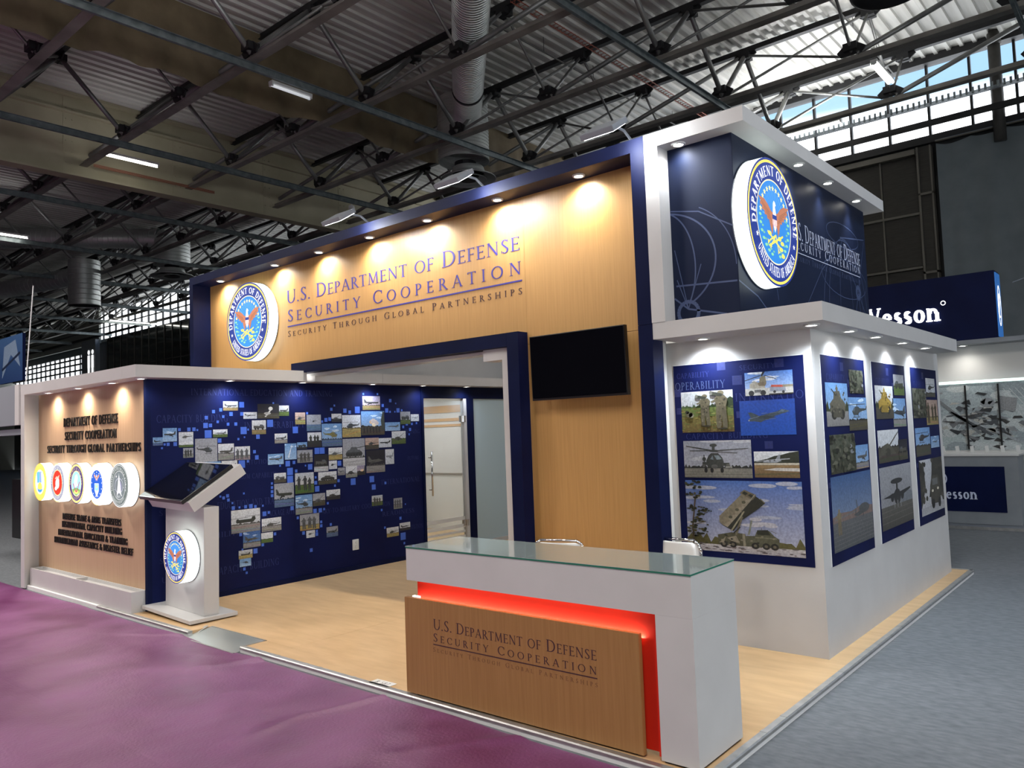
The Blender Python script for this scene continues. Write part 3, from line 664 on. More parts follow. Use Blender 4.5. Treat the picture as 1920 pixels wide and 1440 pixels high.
for dx in (-.1, .55):
    MB().lathe([(0, 0), (.16, .0)], (dx, -.02, 7.35), 14, 'y').box(dx-.13, -.04, 6.25, dx+.13, -.01, 7.12).box(dx-.1, -.04, 5.5, dx-.02, -.01, 6.25).box(dx+.02, -.04, 5.5, dx+.1, -.01, 6.25).build('figure', 'white_lit', t)
t = thing('lighting_truss', 'black lighting truss standing beyond the left canopy', 'truss', loc=(-52, 11, 0))
mb = MB()
for z in (4.55, 5.1, 5.35): mb.tube((-3.6, 0, z), (2.2, 0, z), .05, 6)
for i in range(20): mb.tube((-3.6+i*.29, 0, 5.1), (-3.45+i*.29, 0, 5.35), .025, 5)
mb.build('top_bar', 'steel_black', t); MB().box(-.85, -.12, -.05, -.6, .12, 4.6).build('mast', 'steel_black', t)
for i in range(11): MB().lathe([(.02, .22), (.1, .18), (.12, 0)], (-3.3+i*.5, 0, 4.28), 8).build('spotlight_head', 'steel_black', t)
# pale wall panel far left, under the roof
tag(box('hall_panel', 'beigewall', (-74, 18.75, 8.9, -55, 18.9, 11.2)), 'pale upper wall panel at the far left of the hall', 'wall panel')
# cream box girder
g_ = thing('roof_girder', 'deep cream painted plate girder under the roof at the left', 'girder')
box('web', 'girder', (-20.32, Y0, 9.1, -20.3, Y1, 11.3), g_); box('bottom_flange', 'girder', (-20.5, Y0, 9.02, -20.1, Y1, 9.08), g_)
box('upper_flange', 'girder', (-20.3, Y0, 10.75, -20.18, Y1, 10.8), g_); box('top_flange', 'girder', (-20.3, Y0, 11.22, -20.12, Y1, 11.3), g_)
for y in range(-2, 19, 3):
    mb = MB().box(-20.3, y+.2, 9.1, -20.29, y+.5, 11.2)
    for z in (9.4, 9.7, 10., 10.3, 10.6, 10.9): mb.tube((-20.29, y+.27, z), (-20.27, y+.27, z), .02, 6).tube((-20.29, y+.43, z), (-20.27, y+.43, z), .02, 6)
    mb.build('splice_plate', 'girder', g_)
# red rope lights of cable along girder
M['red_cable'] = mat('rust_red_cable', (.3, .07, .04), .6)
mb = MB()
for k in range(3): mb.tube((-20.1, 4.9, 9.38+.03*k), (-20.1, 8.4, 9.36+.03*k), .01, 5)
tag(mb.build('cable_bundle', 'red_cable'), 'rust red cables along the cream girder beside the lit tube', 'cable')
# brown smoke curtain
mb = MB(); NX, NZ = 230, 9
for i in range(NX+1):
    y = -8+i*27/NX
    for j in range(NZ+1):
        z = 11.26-(j/NZ)*(1.72+.07*math.sin(y*1.3)+.03*math.sin(y*4)); f_ = j/NZ
        x = -13.85+.05*f_*math.sin(y*5.1+.7*math.sin(y*2))+.03*math.sin(y*11+j*.5)*f_
        mb.v.append((x, y, z))
for i in range(NX):
    for j in range(NZ): k = i*(NZ+1)+j; mb.f.append((k, k+1, k+NZ+2, k+NZ+1))
tag(mb.build('smoke_curtain', 'cloth', smooth=True), 'creased brown fabric smoke curtain hanging from the roof', 'curtain')
# ------------------------------------------------------------------ roof trusses
ZB, ZT = 9.39, 11.12
xn = [-5.89+2.975*k for k in range(-22, 5)]
def unit_tube(r, L, n_=8): return MB().tube((0, 0, 0), (0, 0, L), r, n_).mesh('diagonal', smooth=True)
def put(mesh, a, b, name, m, par):
    o = link(name, mesh, m, par); a = Vector(a); b = Vector(b)
    o.location = a; o.rotation_euler = (b-a).to_track_quat('Z', 'Y').to_euler(); o.scale = (1, 1, (b-a).length); return o
m_thick = unit_tube(.06, 1); m_thin = unit_tube(.033, 1, 6)
gm = MB().prism([(-.22, 0, .1), (-.3, 0, -.02), (-.12, 0, -.16), (.12, 0, -.16), (.3, 0, -.02), (.22, 0, .1)], (0, .03, 0)).box(-.14, -.12, -.14, .14, .14, .02).mesh('gusset')
TL = ['nearest the camera', 'second from the camera', 'third from the camera', 'fourth from the camera, over the lettered header', 'fifth from the camera', 'nearest the clerestory']
for j in range(6):
    y = 1.75+2.96*j; yt = y+1.48
    t = thing('roof_truss', 'dark steel roof truss across the hall, '+TL[j], 'truss', 'roof trusses', loc=(0, y, ZB))
    MB().box(X0, -.10, -.01, X1, .10, .01).box(X0, -.012, .01, X1, .012, .13).build('bottom_chord', 'chord', t)
    mb = MB().box(X0, 1.41, ZT-ZB+.0, X1, 1.55, ZT-ZB+.012).box(X0, 1.47, ZT-ZB+.01, X1, 1.49, ZT-ZB+.16)
    mb.build('top_chord', 'steel_black', t)
    for i, x in enumerate(xn):
        if x > X1-1: continue
        o = link('gusset', gm, 'steel_black', t); o.location = (x, 1.48, ZT-ZB-.03)
        o = link('gusset', gm, 'steel_black', t); o.location = (x, 0, .24); o.rotation_euler = (PI, 0, 0)
        big = (i % 2 == 0)
        put(m_thick if big else m_thin, (x, 0, .15), (x, 1.42, ZT-ZB-.1), 'diagonal', 'strut', t)
        if x+2.975 < X1: put(m_thin if big else m_thick, (x+.1, 0, .15), (x+2.85, 1.42, ZT-ZB-.1), 'diagonal', 'strut', t)
        if x+2.975 < X1 and big: put(m_thin, (x+2.85, 0, .15), (x+.1, 1.42, ZT-ZB-.1), 'diagonal', 'strut', t)
        if big: put(m_thick, (x, .05, .15), (x, -1.42, ZT-ZB-.1), 'diagonal', 'strut', t)
        else: put(m_thin, (x, .05, .15), (x, -1.42, ZT-ZB-.1), 'diagonal', 'strut', t)
k = 0
for x in [-5.89-5.95*i for i in range(-1, 11)]:
    k += 1
    if x > 1: lab = 'galvanised tie channel at the right edge of the roof'
    t = MB().box(-.005, -2, 0, .005, 19, .15).box(-.005, -2, .15, .06, 19, .158).box(-.005, -2, -.008, .06, 19, 0).build('tie_channel', 'galv')
    t.location = (x, 0, ZB-.17)
    tag(t, 'galvanised steel tie channel under the roof trusses, %s from the right' % ORD[k], 'beam', 'tie channels')
# short perforated brackets on the ties
bm_ = MB().box(-.03, -.45, -.02, .03, .45, .02).mesh('unistrut_bracket')
# lit tubes on the ties
def tube_lamp(loc, L, label, m='tube', axis='y', twin=False, glow=5):
    t = thing('tube_light', label, 'lamp', 'fluorescent tube lights', loc=loc)
    if axis == 'x': t.rotation_euler = (0, 0, -PI/2)
    MB().box(-.07, -.02, .03, .07, L+.02, .09).build('housing', 'plastic_white', t)
    for dx in ((-.045, .045) if twin else (0,)):
        MB().tube((dx, 0, 0), (dx, L, 0), .03, 10).build('tube', m, t, smooth=True)
    if m == 'tube':
        l = bpy.data.lights.new('tube_glow', 'AREA'); l.shape = 'RECTANGLE'; l.size = .12; l.size_y = L; l.energy = glow*L; l.color = (.97, .98, 1)
        o = bpy.data.objects.new('tube_glow', l); COL.objects.link(o); o.parent = t; o.location = (0, L/2, .1); o.rotation_euler = (PI, 0, 0)
    for q in (0, L): MB().box(-.06, q-.02, -.02, .06, q+.02, .04).build('end_cap', 'plastic_white', t)
    return t
tube_lamp((-19.1, 4.78, 9.42), 1.4, 'glowing fluorescent tube beside the cream girder')
tube_lamp((-11.98, 5.25, 9.14), .95, 'unlit white tube light fixed under a galvanised tie', 'tube_dim')
tube_lamp((-29.3, 4.7, 9.36), 1.5, 'glowing tube light at the left edge of the photo')
tube_lamp((-2.62, 14.1, 9.42), 1.3, 'twin tube light in front of the clerestory', 'tube', 'y', True, 30)
tube_lamp((-6.2, 17.2, 9.5), 1.9, 'glowing tube light seen just above the tower canopy', 'tube', 'x', False, 60)
tube_lamp((-47, 16.2, 9.3), 3, 'bright tube light in front of the far left windows', 'tube', 'y')
# dome camera
t = thing('dome_camera', 'small white dome camera hanging under the roof above the header', 'camera', loc=(-17.9, 11.9, 9.2))
MB().tube((0, 0, .0), (0, 0, .2), .02, 8).lathe([(.04, 0), (.09, -.02), (.1, -.12), (.08, -.14)], n_=16).build('mount', 'plastic_white', t, smooth=True)
MB().lathe([(.08, -.14), (.11, -.16), (.11, -.26), (.07, -.34), (0, -.37)], n_=16).build('dome', 'galv', t, smooth=True)
# ------------------------------------------------------------------ ducts
def spiral(mb, a, b, r, step=.09, n_=28, amp=.012):
    a = Vector(a); b = Vector(b); L = (b-a).length; d = (b-a)/L; k = max(2, int(L/step))
    for i in range(k):
        p = a+d*(L*i/k); q = a+d*(L*(i+.82)/k); e_ = a+d*(L*(i+1)/k)
        mb.tube(p, q, r, n_, cap=False); mb.tube(q, a+d*(L*(i+.9)/k), r, n_, r+amp, cap=False); mb.tube(a+d*(L*(i+.9)/k), e_, r+amp, n_, r, cap=False)
    return mb
def diffuser(t, x, y, z, r):
    MB().lathe([(r*.55, z+.32), (r*.6, z+.2), (r*.58, z+.14), (r*.97, z+.03), (r, 0+z), (r*.96, z-.0), (r*.93, z+.02), (r*.6, z+.1)], (x, y, 0), 40).build('outer_ring', 'duct', t, smooth=True)
    MB().lathe([(r*.64, z-.0), (r*.66, z-.02), (r*.62, z-.02), (r*.38, z+.07)], (x, y, 0), 36).build('inner_ring', 'duct', t, smooth=True)
    MB().lathe([(r*.36, z-.01), (r*.34, z-.02), (r*.1, z+.05), (0, z+.05)], (x, y, 0), 30).build('centre_cone', 'steel', t, smooth=True)
    MB().lathe([(0, z+.16), (r*.56, z+.16)], (x, y, 0), 30).build('throat', 'steel_black', t)
t = thing('ventilation_duct', 'large silver spiral duct running to the diffuser above the header', 'duct')
spiral(MB(), (-3.2, 2.35, 10.4), (-12.2, 11.4, 10.4), .385).build('pipe', 'duct', t, smooth=True)
MB().tube((-11.15, 10.35, 10.4), (-11.2, 10.4, 10.4), .41, 28).build('collar', 'steel_black', t, smooth=True)
spiral(MB(), (-12.7, 11.75, 11.0), (-12.7, 11.75, 9.25), .7).build('plenum', 'duct', t, smooth=True)
MB().tube((-12.7, 11.8, 9.0), (-12.7, 11.8, 9.25), .3, 24).build('neck', 'steel_black', t)
diffuser(t, -12.65, 11.85, 8.78, .78)
t = thing('ventilation_duct', 'silver duct with elbow and round diffuser at upper left', 'duct')
spiral(MB(), (-43.9, -3.4, 10.6), (-31.3, 11.6, 10.6), .42, .2).build('pipe', 'duct', t, smooth=True)
mb = MB(); c0 = Vector((-31.3, 11.6, 10.6)); dd = Vector((.64, .768, 0)); prev = c0
for i in range(1, 6):
    a = R(18*i); p = c0+dd*(.8*math.sin(a))+Vector((0, 0, -.8*(1-math.cos(a)))); mb.tube(prev, p, .5, 24, cap=False); prev = p
mb.build('elbow', 'duct', t, smooth=True)
ex, ey = prev.x, prev.y
spiral(MB(), (ex+.05, ey, 10.5), (ex+.05, ey, 9.42), .74, .15).build('plenum', 'duct', t, smooth=True)
MB().tube((ex+.05, ey, 9.1), (ex+.05, ey, 9.42), .3, 20).build('neck', 'steel_black', t)
diffuser(t, ex+.05, ey, 8.94, .9)
for (px_, py_, z0, z1, lab) in ((-34.3, 10.0, 7.9, 9.9, 'short silver duct drum hanging left of the header'), (-42.5, 8.3, 6.9, 8.2, 'silver duct drum with diffuser at the far left edge')):
    t = thing('ventilation_drum', lab, 'duct', loc=(px_, py_, 0))
    spiral(MB(), (0, 0, z1), (0, 0, z0), .64, .2).build('drum', 'duct', t, smooth=True)
    MB().lathe([(0, z0+.05), (.63, z0+.05)], (0, 0, 0), 28).build('throat', 'steel_black', t)
    spiral(MB(), (-9, -2.2, z1-.6), (0, 0, z1-.6), .4, .3).build('pipe', 'duct', t, smooth=True)
    if z0 < 7.5: diffuser(t, 0, 0, z0-.35, 1.0)
t = thing('roof_speaker', 'black round grille hanging at the top right edge', 'speaker', loc=(-1.05, 9.1, 8.3))
MB().lathe([(0, 0), (.5, .0), (.56, .03), (.58, .12), (.3, .3), (0, .34)], n_=32).build('grille', 'steel_black', t, smooth=True)
# long thin conduits
mb = MB()
for x in (-3.3, -9.2, -15.6): mb.tube((x, 0, 10.9), (x, 19, 10.9), .018, 6)
for x in (-3.3, -9.2, -15.6):
    for i in range(9): mb.tube((x, .5+2.1*i, 10.9), (x, .5+2.1*i, 11.28), .008, 5)
tag(mb.build('sprinkler_pipe', 'steel'), 'thin sprinkler pipes running under the roof deck', 'pipe')
t = thing('wire_tray', 'narrow dark red wire basket tray under the roof at upper right', 'tray')
mb = MB().tube((-8.1, 8.5, 10.7), (-8.1, 18, 10.7), .012, 5).tube((-7.95, 8.5, 10.7), (-7.95, 18, 10.7), .012, 5)
for i in range(70): mb.tube((-8.12, 8.5+i*.135, 10.7), (-7.93, 8.5+i*.135, 10.7), .008, 4); mb.tube((-8.12, 8.5+i*.135, 10.7), (-8.12, 8.5+i*.135, 10.78), .006, 4)
mb.build('basket', 'red_cable', t, kind='stuff')
# blue banner + cord at the far left
a = Art(); a.rect(0, 0, 1, 1, (.03, .08, .25), (.08, .2, .45)); a.poly([(.1, .1), (.5, .6), (.9, .3), (.7, .9), (.2, .8)], (.35, .5, .7)); a.line(.1, .3, .9, .6, .06, (.02, .04, .1))
t = thing('hanging_banner', 'blue printed banner hanging at the left edge', 'banner', loc=(-18.2, 2.6, 3.5))
box('panel', 'navy', (-1.6, .0, -.15, -.02, .06, .95), t)
a.build('printed_face', Frame((-1.6, 0, -.15), (1, 0, 0), (0, 0, 1)), 1.58, 1.1, t)

# ================================================================== THE STAND
XM = -6.616         # face of the picture wall
# platform
pf = thing('stand_platform', 'low platform with beech laminate floor carrying the stand', 'platform')
gx = .002
for (a, b_, c_, d_) in ((-9.76, .035, -6.45, 3.3), (-6.45, .24, -3.99, 3.3), (-6.45, .035, -5.36, .24), (-4.42, .035, -3.99, .24), (-3.99, .035, -1.55, 3.3), (-1.55, .035, -.035, 3.3),
                        (-9.76, 3.3, -6.45, 6.6), (-6.45, 3.3, -3.99, 6.6), (-3.99, 3.3, -1.55, 6.6), (-1.55, 3.3, -.035, 6.6)):
    box('floor_panel', 'laminate', (a+gx, b_+gx, -.04, c_, d_, 0), pf)
def trim_x(xa, xb):      # edge profile facing the front
    pr = [(.04, .003), (.0, .003), (-.008, -.004), (-.008, -.020), (-.003, -.022), (.04, -.022)]
    mb = MB(); mb.prism([(xa, a, b_) for a, b_ in pr], (xb-xa, 0, 0)); o = mb.build('edge_trim', 'alu', pf)
    box('skirt', 'paper', (xa, -.004, -.05, xb, .04, -.022), pf)
trim_x(-7.45, -5.35); trim_x(-4.42, -2.2); trim_x(-2.198, .008)
box('skirt', 'paper', (-9.78, -.004, -.05, -7.45, .04, -.0), pf)
pr = [(-.04, .003), (.0, .003), (.008, -.004), (.008, -.020), (.003, -.022), (-.04, -.022)]
for ya, yb_ in ((-.008, 2.1), (2.102, 4.6), (4.602, 6.64)):
    MB().prism([(a, ya, b_) for a, b_ in pr], (0, yb_-ya, 0)).build('edge_trim', 'alu', pf); box('skirt', 'paper', (-.04, ya, -.05, .003, yb_, -.022), pf)
MB().box(-.3, 6.6, -.02, .0, 6.64, .003).build('edge_trim', 'alu', pf)
for x in (-3.9, -3.5, -3.32, -2.9): box('joint_clip', 'alu', (x, -.002, .003, x+.035, .042, .0045), pf)
for y in (.75, 1.05, 2.75, 4.0): box('joint_clip', 'alu', (-.042, y, .003, .002, y+.035, .0045), pf)
# ramp
t = thing('access_ramp', 'short sloping aluminium ramp in the platform edge', 'ramp')
MB().prism([(-5.35, .235, .002), (-5.35, -.06, -.042), (-5.35, -.06, -.05), (-5.35, .235, -.05)], (.93, 0, 0)).build('plate', 'ramp', t)
box('lip', 'alu', (-5.33, -.075, -.047, -4.42, -.058, -.036), t); box('lip', 'alu', (-5.35, .232, -.002, -4.40, .246, .005), t); box('lip', 'alu', (-4.425, -.0, -.04, -4.40, .245, .005), t)
MB().prism([(-5.38, 0, -.045), (-5.30, 0, -.045), (-5.36, .2, .006), (-5.40, .2, .006)], (0, .01, .006)).build('bent_strip', 'alu', t)
# ---- left block: sign wall
sw = thing('sign_wall', 'white framed wall with pale oak panel and raised black lettering', 'wall')
box('wood_panel', 'wood_pale', (-9.83, .19, .0, -6.64, .24, 2.5), sw)
MB().prism([(-9.80, -.035, -.03), (-9.665, -.035, -.03), (-9.83, .19, -.03), (-9.95, .19, -.03)], (0, 0, 2.53)).build('side_pillar', 'white', sw)
mb = MB().box(-9.80, -.036, 2.5, -6.677, .3, 2.632); mb.build('fascia_board', 'white', sw)
mb = MB().box(-6.675, -.036, 2.5, -6.35, .3, 2.632); mb.build('fascia_board', 'white', sw)
box('canopy_side', 'white', (-6.66, .3, 2.5, -6.35, 2.075, 2.632), sw)
box('canopy_roof', 'white', (-9.8, .3, 2.52, -6.66, 2.2, 2.63), sw)
MB().tube((-9.85, .03, 2.5), (-9.82, .12, 4.0), .008, 6).build('cord', 'paper', sw, label='thin pale cord rising from the left end')
SF_ = Frame((0, .19, 0), (1, 0, 0), (0, 0, 1))
for s_, xa, xb, zb, h in (('DEPARTMENT OF DEFENSE', -8.93, -7.315, 2.045, .10), ('SECURITY COOPERATION', -8.89, -7.35, 1.875, .095), ('SECURITY THROUGH GLOBAL PARTNERSHIPS', -9.49, -6.735, 1.715, .088),
                          ('DEFENSE TRADE & ARMS TRANSFERS', -8.97, -7.25, .875, .068), ('INSTITUTIONAL CAPACITY BUILDING', -8.99, -7.23, .775, .068),
                          ('INTERNATIONAL EDUCATION & TRAINING', -9.12, -7.09, .668, .068), ('HUMANITARIAN ASSISTANCE & DISASTER RELIEF', -9.25, -6.95, .565, .068)):
    TK, TN = .10, .05
    text_parts(s_, SF_, xa, zb, h*1.12, xb-xa, 'black_paint', sw, depth=.014, track=.14)
TK, TN = .125, .05
# bench trough
t = thing('planter_bench', 'low white trough bench under the raised lettering', 'bench')
MB().box(-9.66, .03, -.03, -6.65, .045, .222).box(-9.66, .175, -.03, -6.65, .188, .222).box(-6.665, .045, -.03, -6.65, .175, .222).box(-9.66, .045, -.03, -9.645, .175, .222).build('box', 'white', t)
box('divider', 'white', (-8.235, .045, .05, -8.185, .175, .222), t); box('base', 'white', (-9.645, .045, .16, -6.665, .175, .185), t)
# service seals
for i, (f_, nm) in enumerate(((seal_army, 'orange rimmed'), (seal_marine, 'red centred'), (seal_navy, 'gold and black rimmed'), (seal_air, 'white rimmed with blue centre'), (seal_space, 'grey green with white arrowhead'))):
    lightbox(f_(), nm+' round lit emblem in row on pale oak wall', 'service emblem lightboxes', (-9.42+.6*i, .065, 1.347), (1, 0, 0), (0, 0, 1), .242, .125)
# ---- picture wall
mw = thing('picture_wall', 'navy wall printed with a world map made of photographs', 'wall')
mp_ = box('panel', 'navy_print', (XM-.14, .24, 0, XM, 4.235, 2.5), mw)
MB().prism([(XM-.026, .188, 0), (XM-.018, .172, 0), (XM-.004, .172, 0), (XM, .19, 0), (XM, .24, 0), (XM-.026, .24, 0)], (0, 0, 2.5)).build('rounded_edge', 'navy', mw)
box('skirting', 'navy', (XM, .24, 0, XM+.012, 4.235, .06), mw)
box('edge_strip', 'navy', (XM-.1, 4.235, 0, XM+.015, 4.28, 2.5), mw)
WF = Frame((XM, 0, 0), (0, 1, 0), (0, 0, 1))
for s_, y, z, h, wd in (('INTERNATIONAL EDUCATION AND TRAINING', .70, 2.33, .075, 1.95), ('CAPACITY BUILDING', .30, 2.02, .085, .85), ('INTEROPERABILITY', 1.36, 1.93, .08, .85),
                        ('INSTITUTIONAL', 1.25, 1.50, .055, .55), ('FULL SPECTRUM CAPABILITY', .95, 1.33, .06, .85), ('EDUCATION AND TRAINING', 1.0, 1.0, .085, .95), ('TOTAL PACKAGE APPROACH', 1.45, .85, .07, .75),
                        ('MILITARY-TO-MILITARY COOPERATION', 2.25, .80, .06, 1.35), ('CAPACITY BUILDING', .95, .25, .085, .85), ('TRAINING', 3.9, 1.80, .06, .3), ('INTERNATIONAL', 3.45, 1.10, .07, .72),
                        ('SUPPORT', .32, .48, .06, .42), ('UNITY', .34, .27, .06, .3), ('READINESS', 3.45, .66, .06, .6), ('FUTURE', 3.95, 1.42, .05, .22), ('MILITARY', .95, .68, .06, .5), ('SECURITY', .32, 1.0, .06, .5), ('INSTITUTION', 3.85, .42, .06, .36)):
    text_parts(s_, WF, y, z, h, wd, 'faint', mp_, depth=.0006, letters=False, name='ghost_word', track=.1)
MP="1.09,2.15,1.28,2.26 1.54,2.05,1.84,2.23 1.84,2.08,1.98,2.21 1.35,2.05,1.53,2.13 2.07,1.97,2.22,2.12 2.24,1.88,2.46,2.09 1.46,1.86,1.65,2.03 0.96,1.84,1.14,1.93 0.37,1.81,0.53,1.96 0.26,1.77,0.37,1.86 0.55,1.80,0.72,1.91 0.55,1.74,0.72,1.80 0.74,1.56,1.01,1.83 0.60,1.62,0.72,1.73 1.02,1.57,1.22,1.76 1.23,1.56,1.43,1.72 1.77,1.74,1.95,1.86 2.25,1.67,2.46,1.86 2.47,1.67,2.79,1.97 2.63,1.99,2.79,2.10 2.80,1.78,3.11,2.08 3.15,2.15,3.46,2.34 3.12,1.80,3.53,2.13 3.54,1.85,3.82,1.97 3.83,1.94,4.02,2.12 4.03,1.98,4.19,2.08 3.66,1.66,3.92,1.84 2.80,1.39,3.17,1.76 3.18,1.60,3.42,1.76 3.42,1.62,3.65,1.75 3.19,1.28,3.52,1.59 3.53,1.38,3.69,1.59 1.91,1.53,2.08,1.73 2.09,1.65,2.24,1.74 2.09,1.48,2.32,1.64 2.57,1.49,2.79,1.65 2.34,1.35,2.56,1.57 2.57,1.37,2.70,1.48 1.67,1.48,1.89,1.61 2.71,1.28,2.83,1.38 2.84,1.24,3.03,1.39 3.03,1.26,3.17,1.39 2.40,1.18,2.69,1.34 1.75,1.25,1.92,1.37 2.05,1.09,2.33,1.35 1.75,0.95,2.03,1.24 2.52,0.97,2.74,1.10 2.31,0.91,2.50,1.07 2.05,0.83,2.30,1.07 1.17,0.70,1.55,0.97 1.57,0.67,1.84,0.83 2.11,0.62,2.40,0.82 2.20,0.52,2.33,0.61 2.51,0.49,2.69,0.62 1.32,0.51,1.55,0.70 1.56,0.54,1.72,0.66 1.26,0.39,1.44,0.49 1.27,0.30,1.42,0.39 3.27,0.82,3.46,0.96 3.66,0.74,3.82,0.89 3.76,0.42,3.96,0.53 3.52,0.36,3.74,0.49 0.64,1.45,0.82,1.56 0.83,1.44,1.05,1.56 1.06,1.42,1.26,1.56"
MS="1.33,2.22,0.067 1.76,2.24,0.024 1.06,2.16,0.038 0.97,2.14,0.038 1.19,2.11,0.046 1.33,2.11,0.043 1.09,2.08,0.031 0.88,2.07,0.041 1.02,2.02,0.030 1.15,1.99,0.035 1.25,1.99,0.039 0.87,1.98,0.060 0.93,1.98,0.042 0.90,1.88,0.090 1.35,1.91,0.086 1.41,1.92,0.024 1.71,1.99,0.089 2.07,1.90,0.083 0.56,1.94,0.033 0.67,1.94,0.041 0.73,1.94,0.041 0.77,1.93,0.022 1.54,1.83,0.052 1.36,1.83,0.020 1.28,1.81,0.027 1.04,1.80,0.049 0.39,1.78,0.025 0.43,1.78,0.036 0.51,1.78,0.044 0.36,1.74,0.022 1.49,1.65,0.039 1.52,1.58,0.051 1.32,1.51,0.089 1.40,1.54,0.031 2.25,2.11,0.029 2.54,2.02,0.051 2.60,2.03,0.047 2.48,2.00,0.030 2.63,2.16,0.039 2.68,2.21,0.026 2.85,2.14,0.057 2.93,2.12,0.044 3.06,2.15,0.089 3.17,2.37,0.027 3.42,2.37,0.028 3.51,2.21,0.041 3.65,2.28,0.047 3.75,2.24,0.023 3.58,2.14,0.060 3.64,2.12,0.028 3.79,2.14,0.061 3.86,2.14,0.028 3.73,2.12,0.023 3.95,1.94,0.043 4.05,1.94,0.033 4.14,1.95,0.029 3.88,1.90,0.038 4.01,1.86,0.043 3.99,1.79,0.028 2.39,1.62,0.080 2.47,1.62,0.081 1.95,1.48,0.069 2.04,1.49,0.041 1.98,1.38,0.090 1.98,1.28,0.090 2.07,1.38,0.037 2.28,1.42,0.071 1.84,1.46,0.024 2.21,1.44,0.021 2.74,1.44,0.065 2.72,1.21,0.039 2.66,1.15,0.030 2.36,1.28,0.029 2.36,1.21,0.046 2.38,1.13,0.071 1.72,1.25,0.028 1.72,1.20,0.032 1.72,1.15,0.036 1.72,1.10,0.036 1.34,1.16,0.023 1.13,1.15,0.038 1.08,1.13,0.034 1.14,1.10,0.034 1.04,1.15,0.023 1.19,1.06,0.023 1.20,1.00,0.042 1.28,1.00,0.023 1.36,1.00,0.039 1.43,1.00,0.050 1.49,0.99,0.035 1.59,0.99,0.024 1.61,0.89,0.055 1.67,0.90,0.032 2.00,0.92,0.049 2.08,0.79,0.033 2.34,0.85,0.054 2.42,0.85,0.054 2.48,0.86,0.029 2.54,0.93,0.030 2.43,0.70,0.033 2.43,0.65,0.038 2.58,0.65,0.034 2.96,1.18,0.087 3.28,1.19,0.085 3.31,1.08,0.072 3.52,1.12,0.036 3.44,0.75,0.031 3.78,0.60,0.041 3.49,0.50,0.032 3.82,0.34,0.101 3.84,0.24,0.032 1.29,0.68,0.038 1.75,0.63,0.036 1.58,0.52,0.035 1.48,0.46,0.058 1.31,0.50,0.023 1.33,0.27,0.034 1.36,0.22,0.027 2.16,0.59,0.041 2.36,0.59,0.033 2.36,0.55,0.041 2.27,0.36,0.045 3.88,0.79,0.019"

KN = ['plane t t', 'missile k d', 'plane w g', 'plane w n', 'heli o y', 'sea g b', 'truck w t', 'jet w g', 'plane b n', 'jet b b', 'heli w n', 'none w g', 'heli g n', 'men g s', 'plane w s', 'men w s', 'plane w s', 'men w k',
      'heli b b', 'gun w k', 'heli w y', 'plane p t', 'blast b d', 'jet b n', 'truck g g', 'plane w n', 'gun w g', 'tank g w', 'heli o d', 'plane w n', 'jet k s', 'plane w n', 'smoke b n', 'truck b k', 'men g s', 'heli w y', 'truck k w', 'heli w n',
      'plane b n', 'plane g s', 'gun w s', 'blast p k', 'tank w d', 'truck w d', 'men t g', 'plane g b', 'gun w k', 'gun g d', 'heli b s', 'chin w s', 'heli w s', 'men g y', 'heli w n', 'plane g b', 'jet d s', 'none w g', 'chin t y', 'heli b n', 'men y g'.replace('y g', 't g'), 'men g s', 'jet w k', 'heli w y', 'men g k', 'heli b g', 'plane w s', 'x w w']
for i, r_ in enumerate(MP.split()):
    y0, z0, y1, z1 = map(float, r_.split(',')); kd, s_, g_ = KN[i % len(KN)].split()
    W_, H_ = y1-y0, z1-z0
    c = [(.05, .055, .06), (.03, .035, .03), (.08, .08, .075), (.10, .11, .12)][i % 4] if s_ not in 'k' else (.12, .12, .11)
    if i == 18: c = (.20, .18, .06)
    if i in (25, 31, 22): c = (.3, .32, .36)
    a = pic(kd, s_, g_, .3+.05*(i % 3), c, i+1, .85, .5, .52, -1 if i % 3 == 0 else 1)
    b0 = .004
    MB().box(0, 0, 0, b0, W_, H_)
    o = a.build('photo_print', Frame((0, 0, 0), (0, 1, 0), (0, 0, 1)), W_, H_, mp_, base=.001); o.location = (XM, y0, z0)
tq = MB().box(0, -.5, -.5, .0022, .5, .5).mesh('square_print')
for i, r_ in enumerate(MS.split()):
    y, z, s_ = map(float, r_.split(','))
    o = link('square_print', tq, 'tile', mp_); o.location = (XM, y, z); o.scale = (1, s_*.92, s_)
t = thing('wall_socket', 'white double socket low on the navy picture wall', 'socket', loc=(XM, 2.97, .336))
MB().box(0, -.05, -.07, .014, .05, .07).build('plate', 'plastic_white', t, bevel=.004)
for dz in (-.03, .03): MB().lathe([(0, .016), (.012, .016), (.013, .019), (.022, .02), (.023, .013)], (0, 0, dz), 14, 'x').build('outlet', 'plastic_white', t, smooth=True)
# ---- door wall (same plane, beyond the picture wall)
dw = thing('glass_partition', 'navy framed partition with frosted glass beyond the picture wall', 'partition')
box('head_panel', 'navy', (XM-.1, 4.28, 2.32, XM, 6.56, 2.5), dw)
box('post', 'navy', (XM-.1, 5.215, 0, XM, 5.37, 2.32), dw)
box('jamb', 'white', (XM-.08, 5.15, 0, XM-.005, 5.213, 2.32), dw)
box('glass_panel', 'frost', (XM-.05, 5.37, .06, XM-.04, 6.5, 2.32), dw); box('base_rail', 'white', (XM-.08, 5.37, 0, XM-.01, 6.5, .06), dw)
box('post', 'navy', (XM-.1, 6.5, 0, XM, 6.56, 2.32), dw)
m = M['doorglass'] = bpy.data.materials.new('clear_door_glass'); m.use_nodes = True; n, l, b = nodes(m)
mx = n.new('ShaderNodeMixShader'); tr = n.new('ShaderNodeBsdfTransparent'); b.inputs['Base Color'].default_value = (.75, .8, .8, 1); b.inputs['Roughness'].default_value = .1
tr.inputs[0].default_value = (.93, .95, .94, 1); mx.inputs[0].default_value = .12
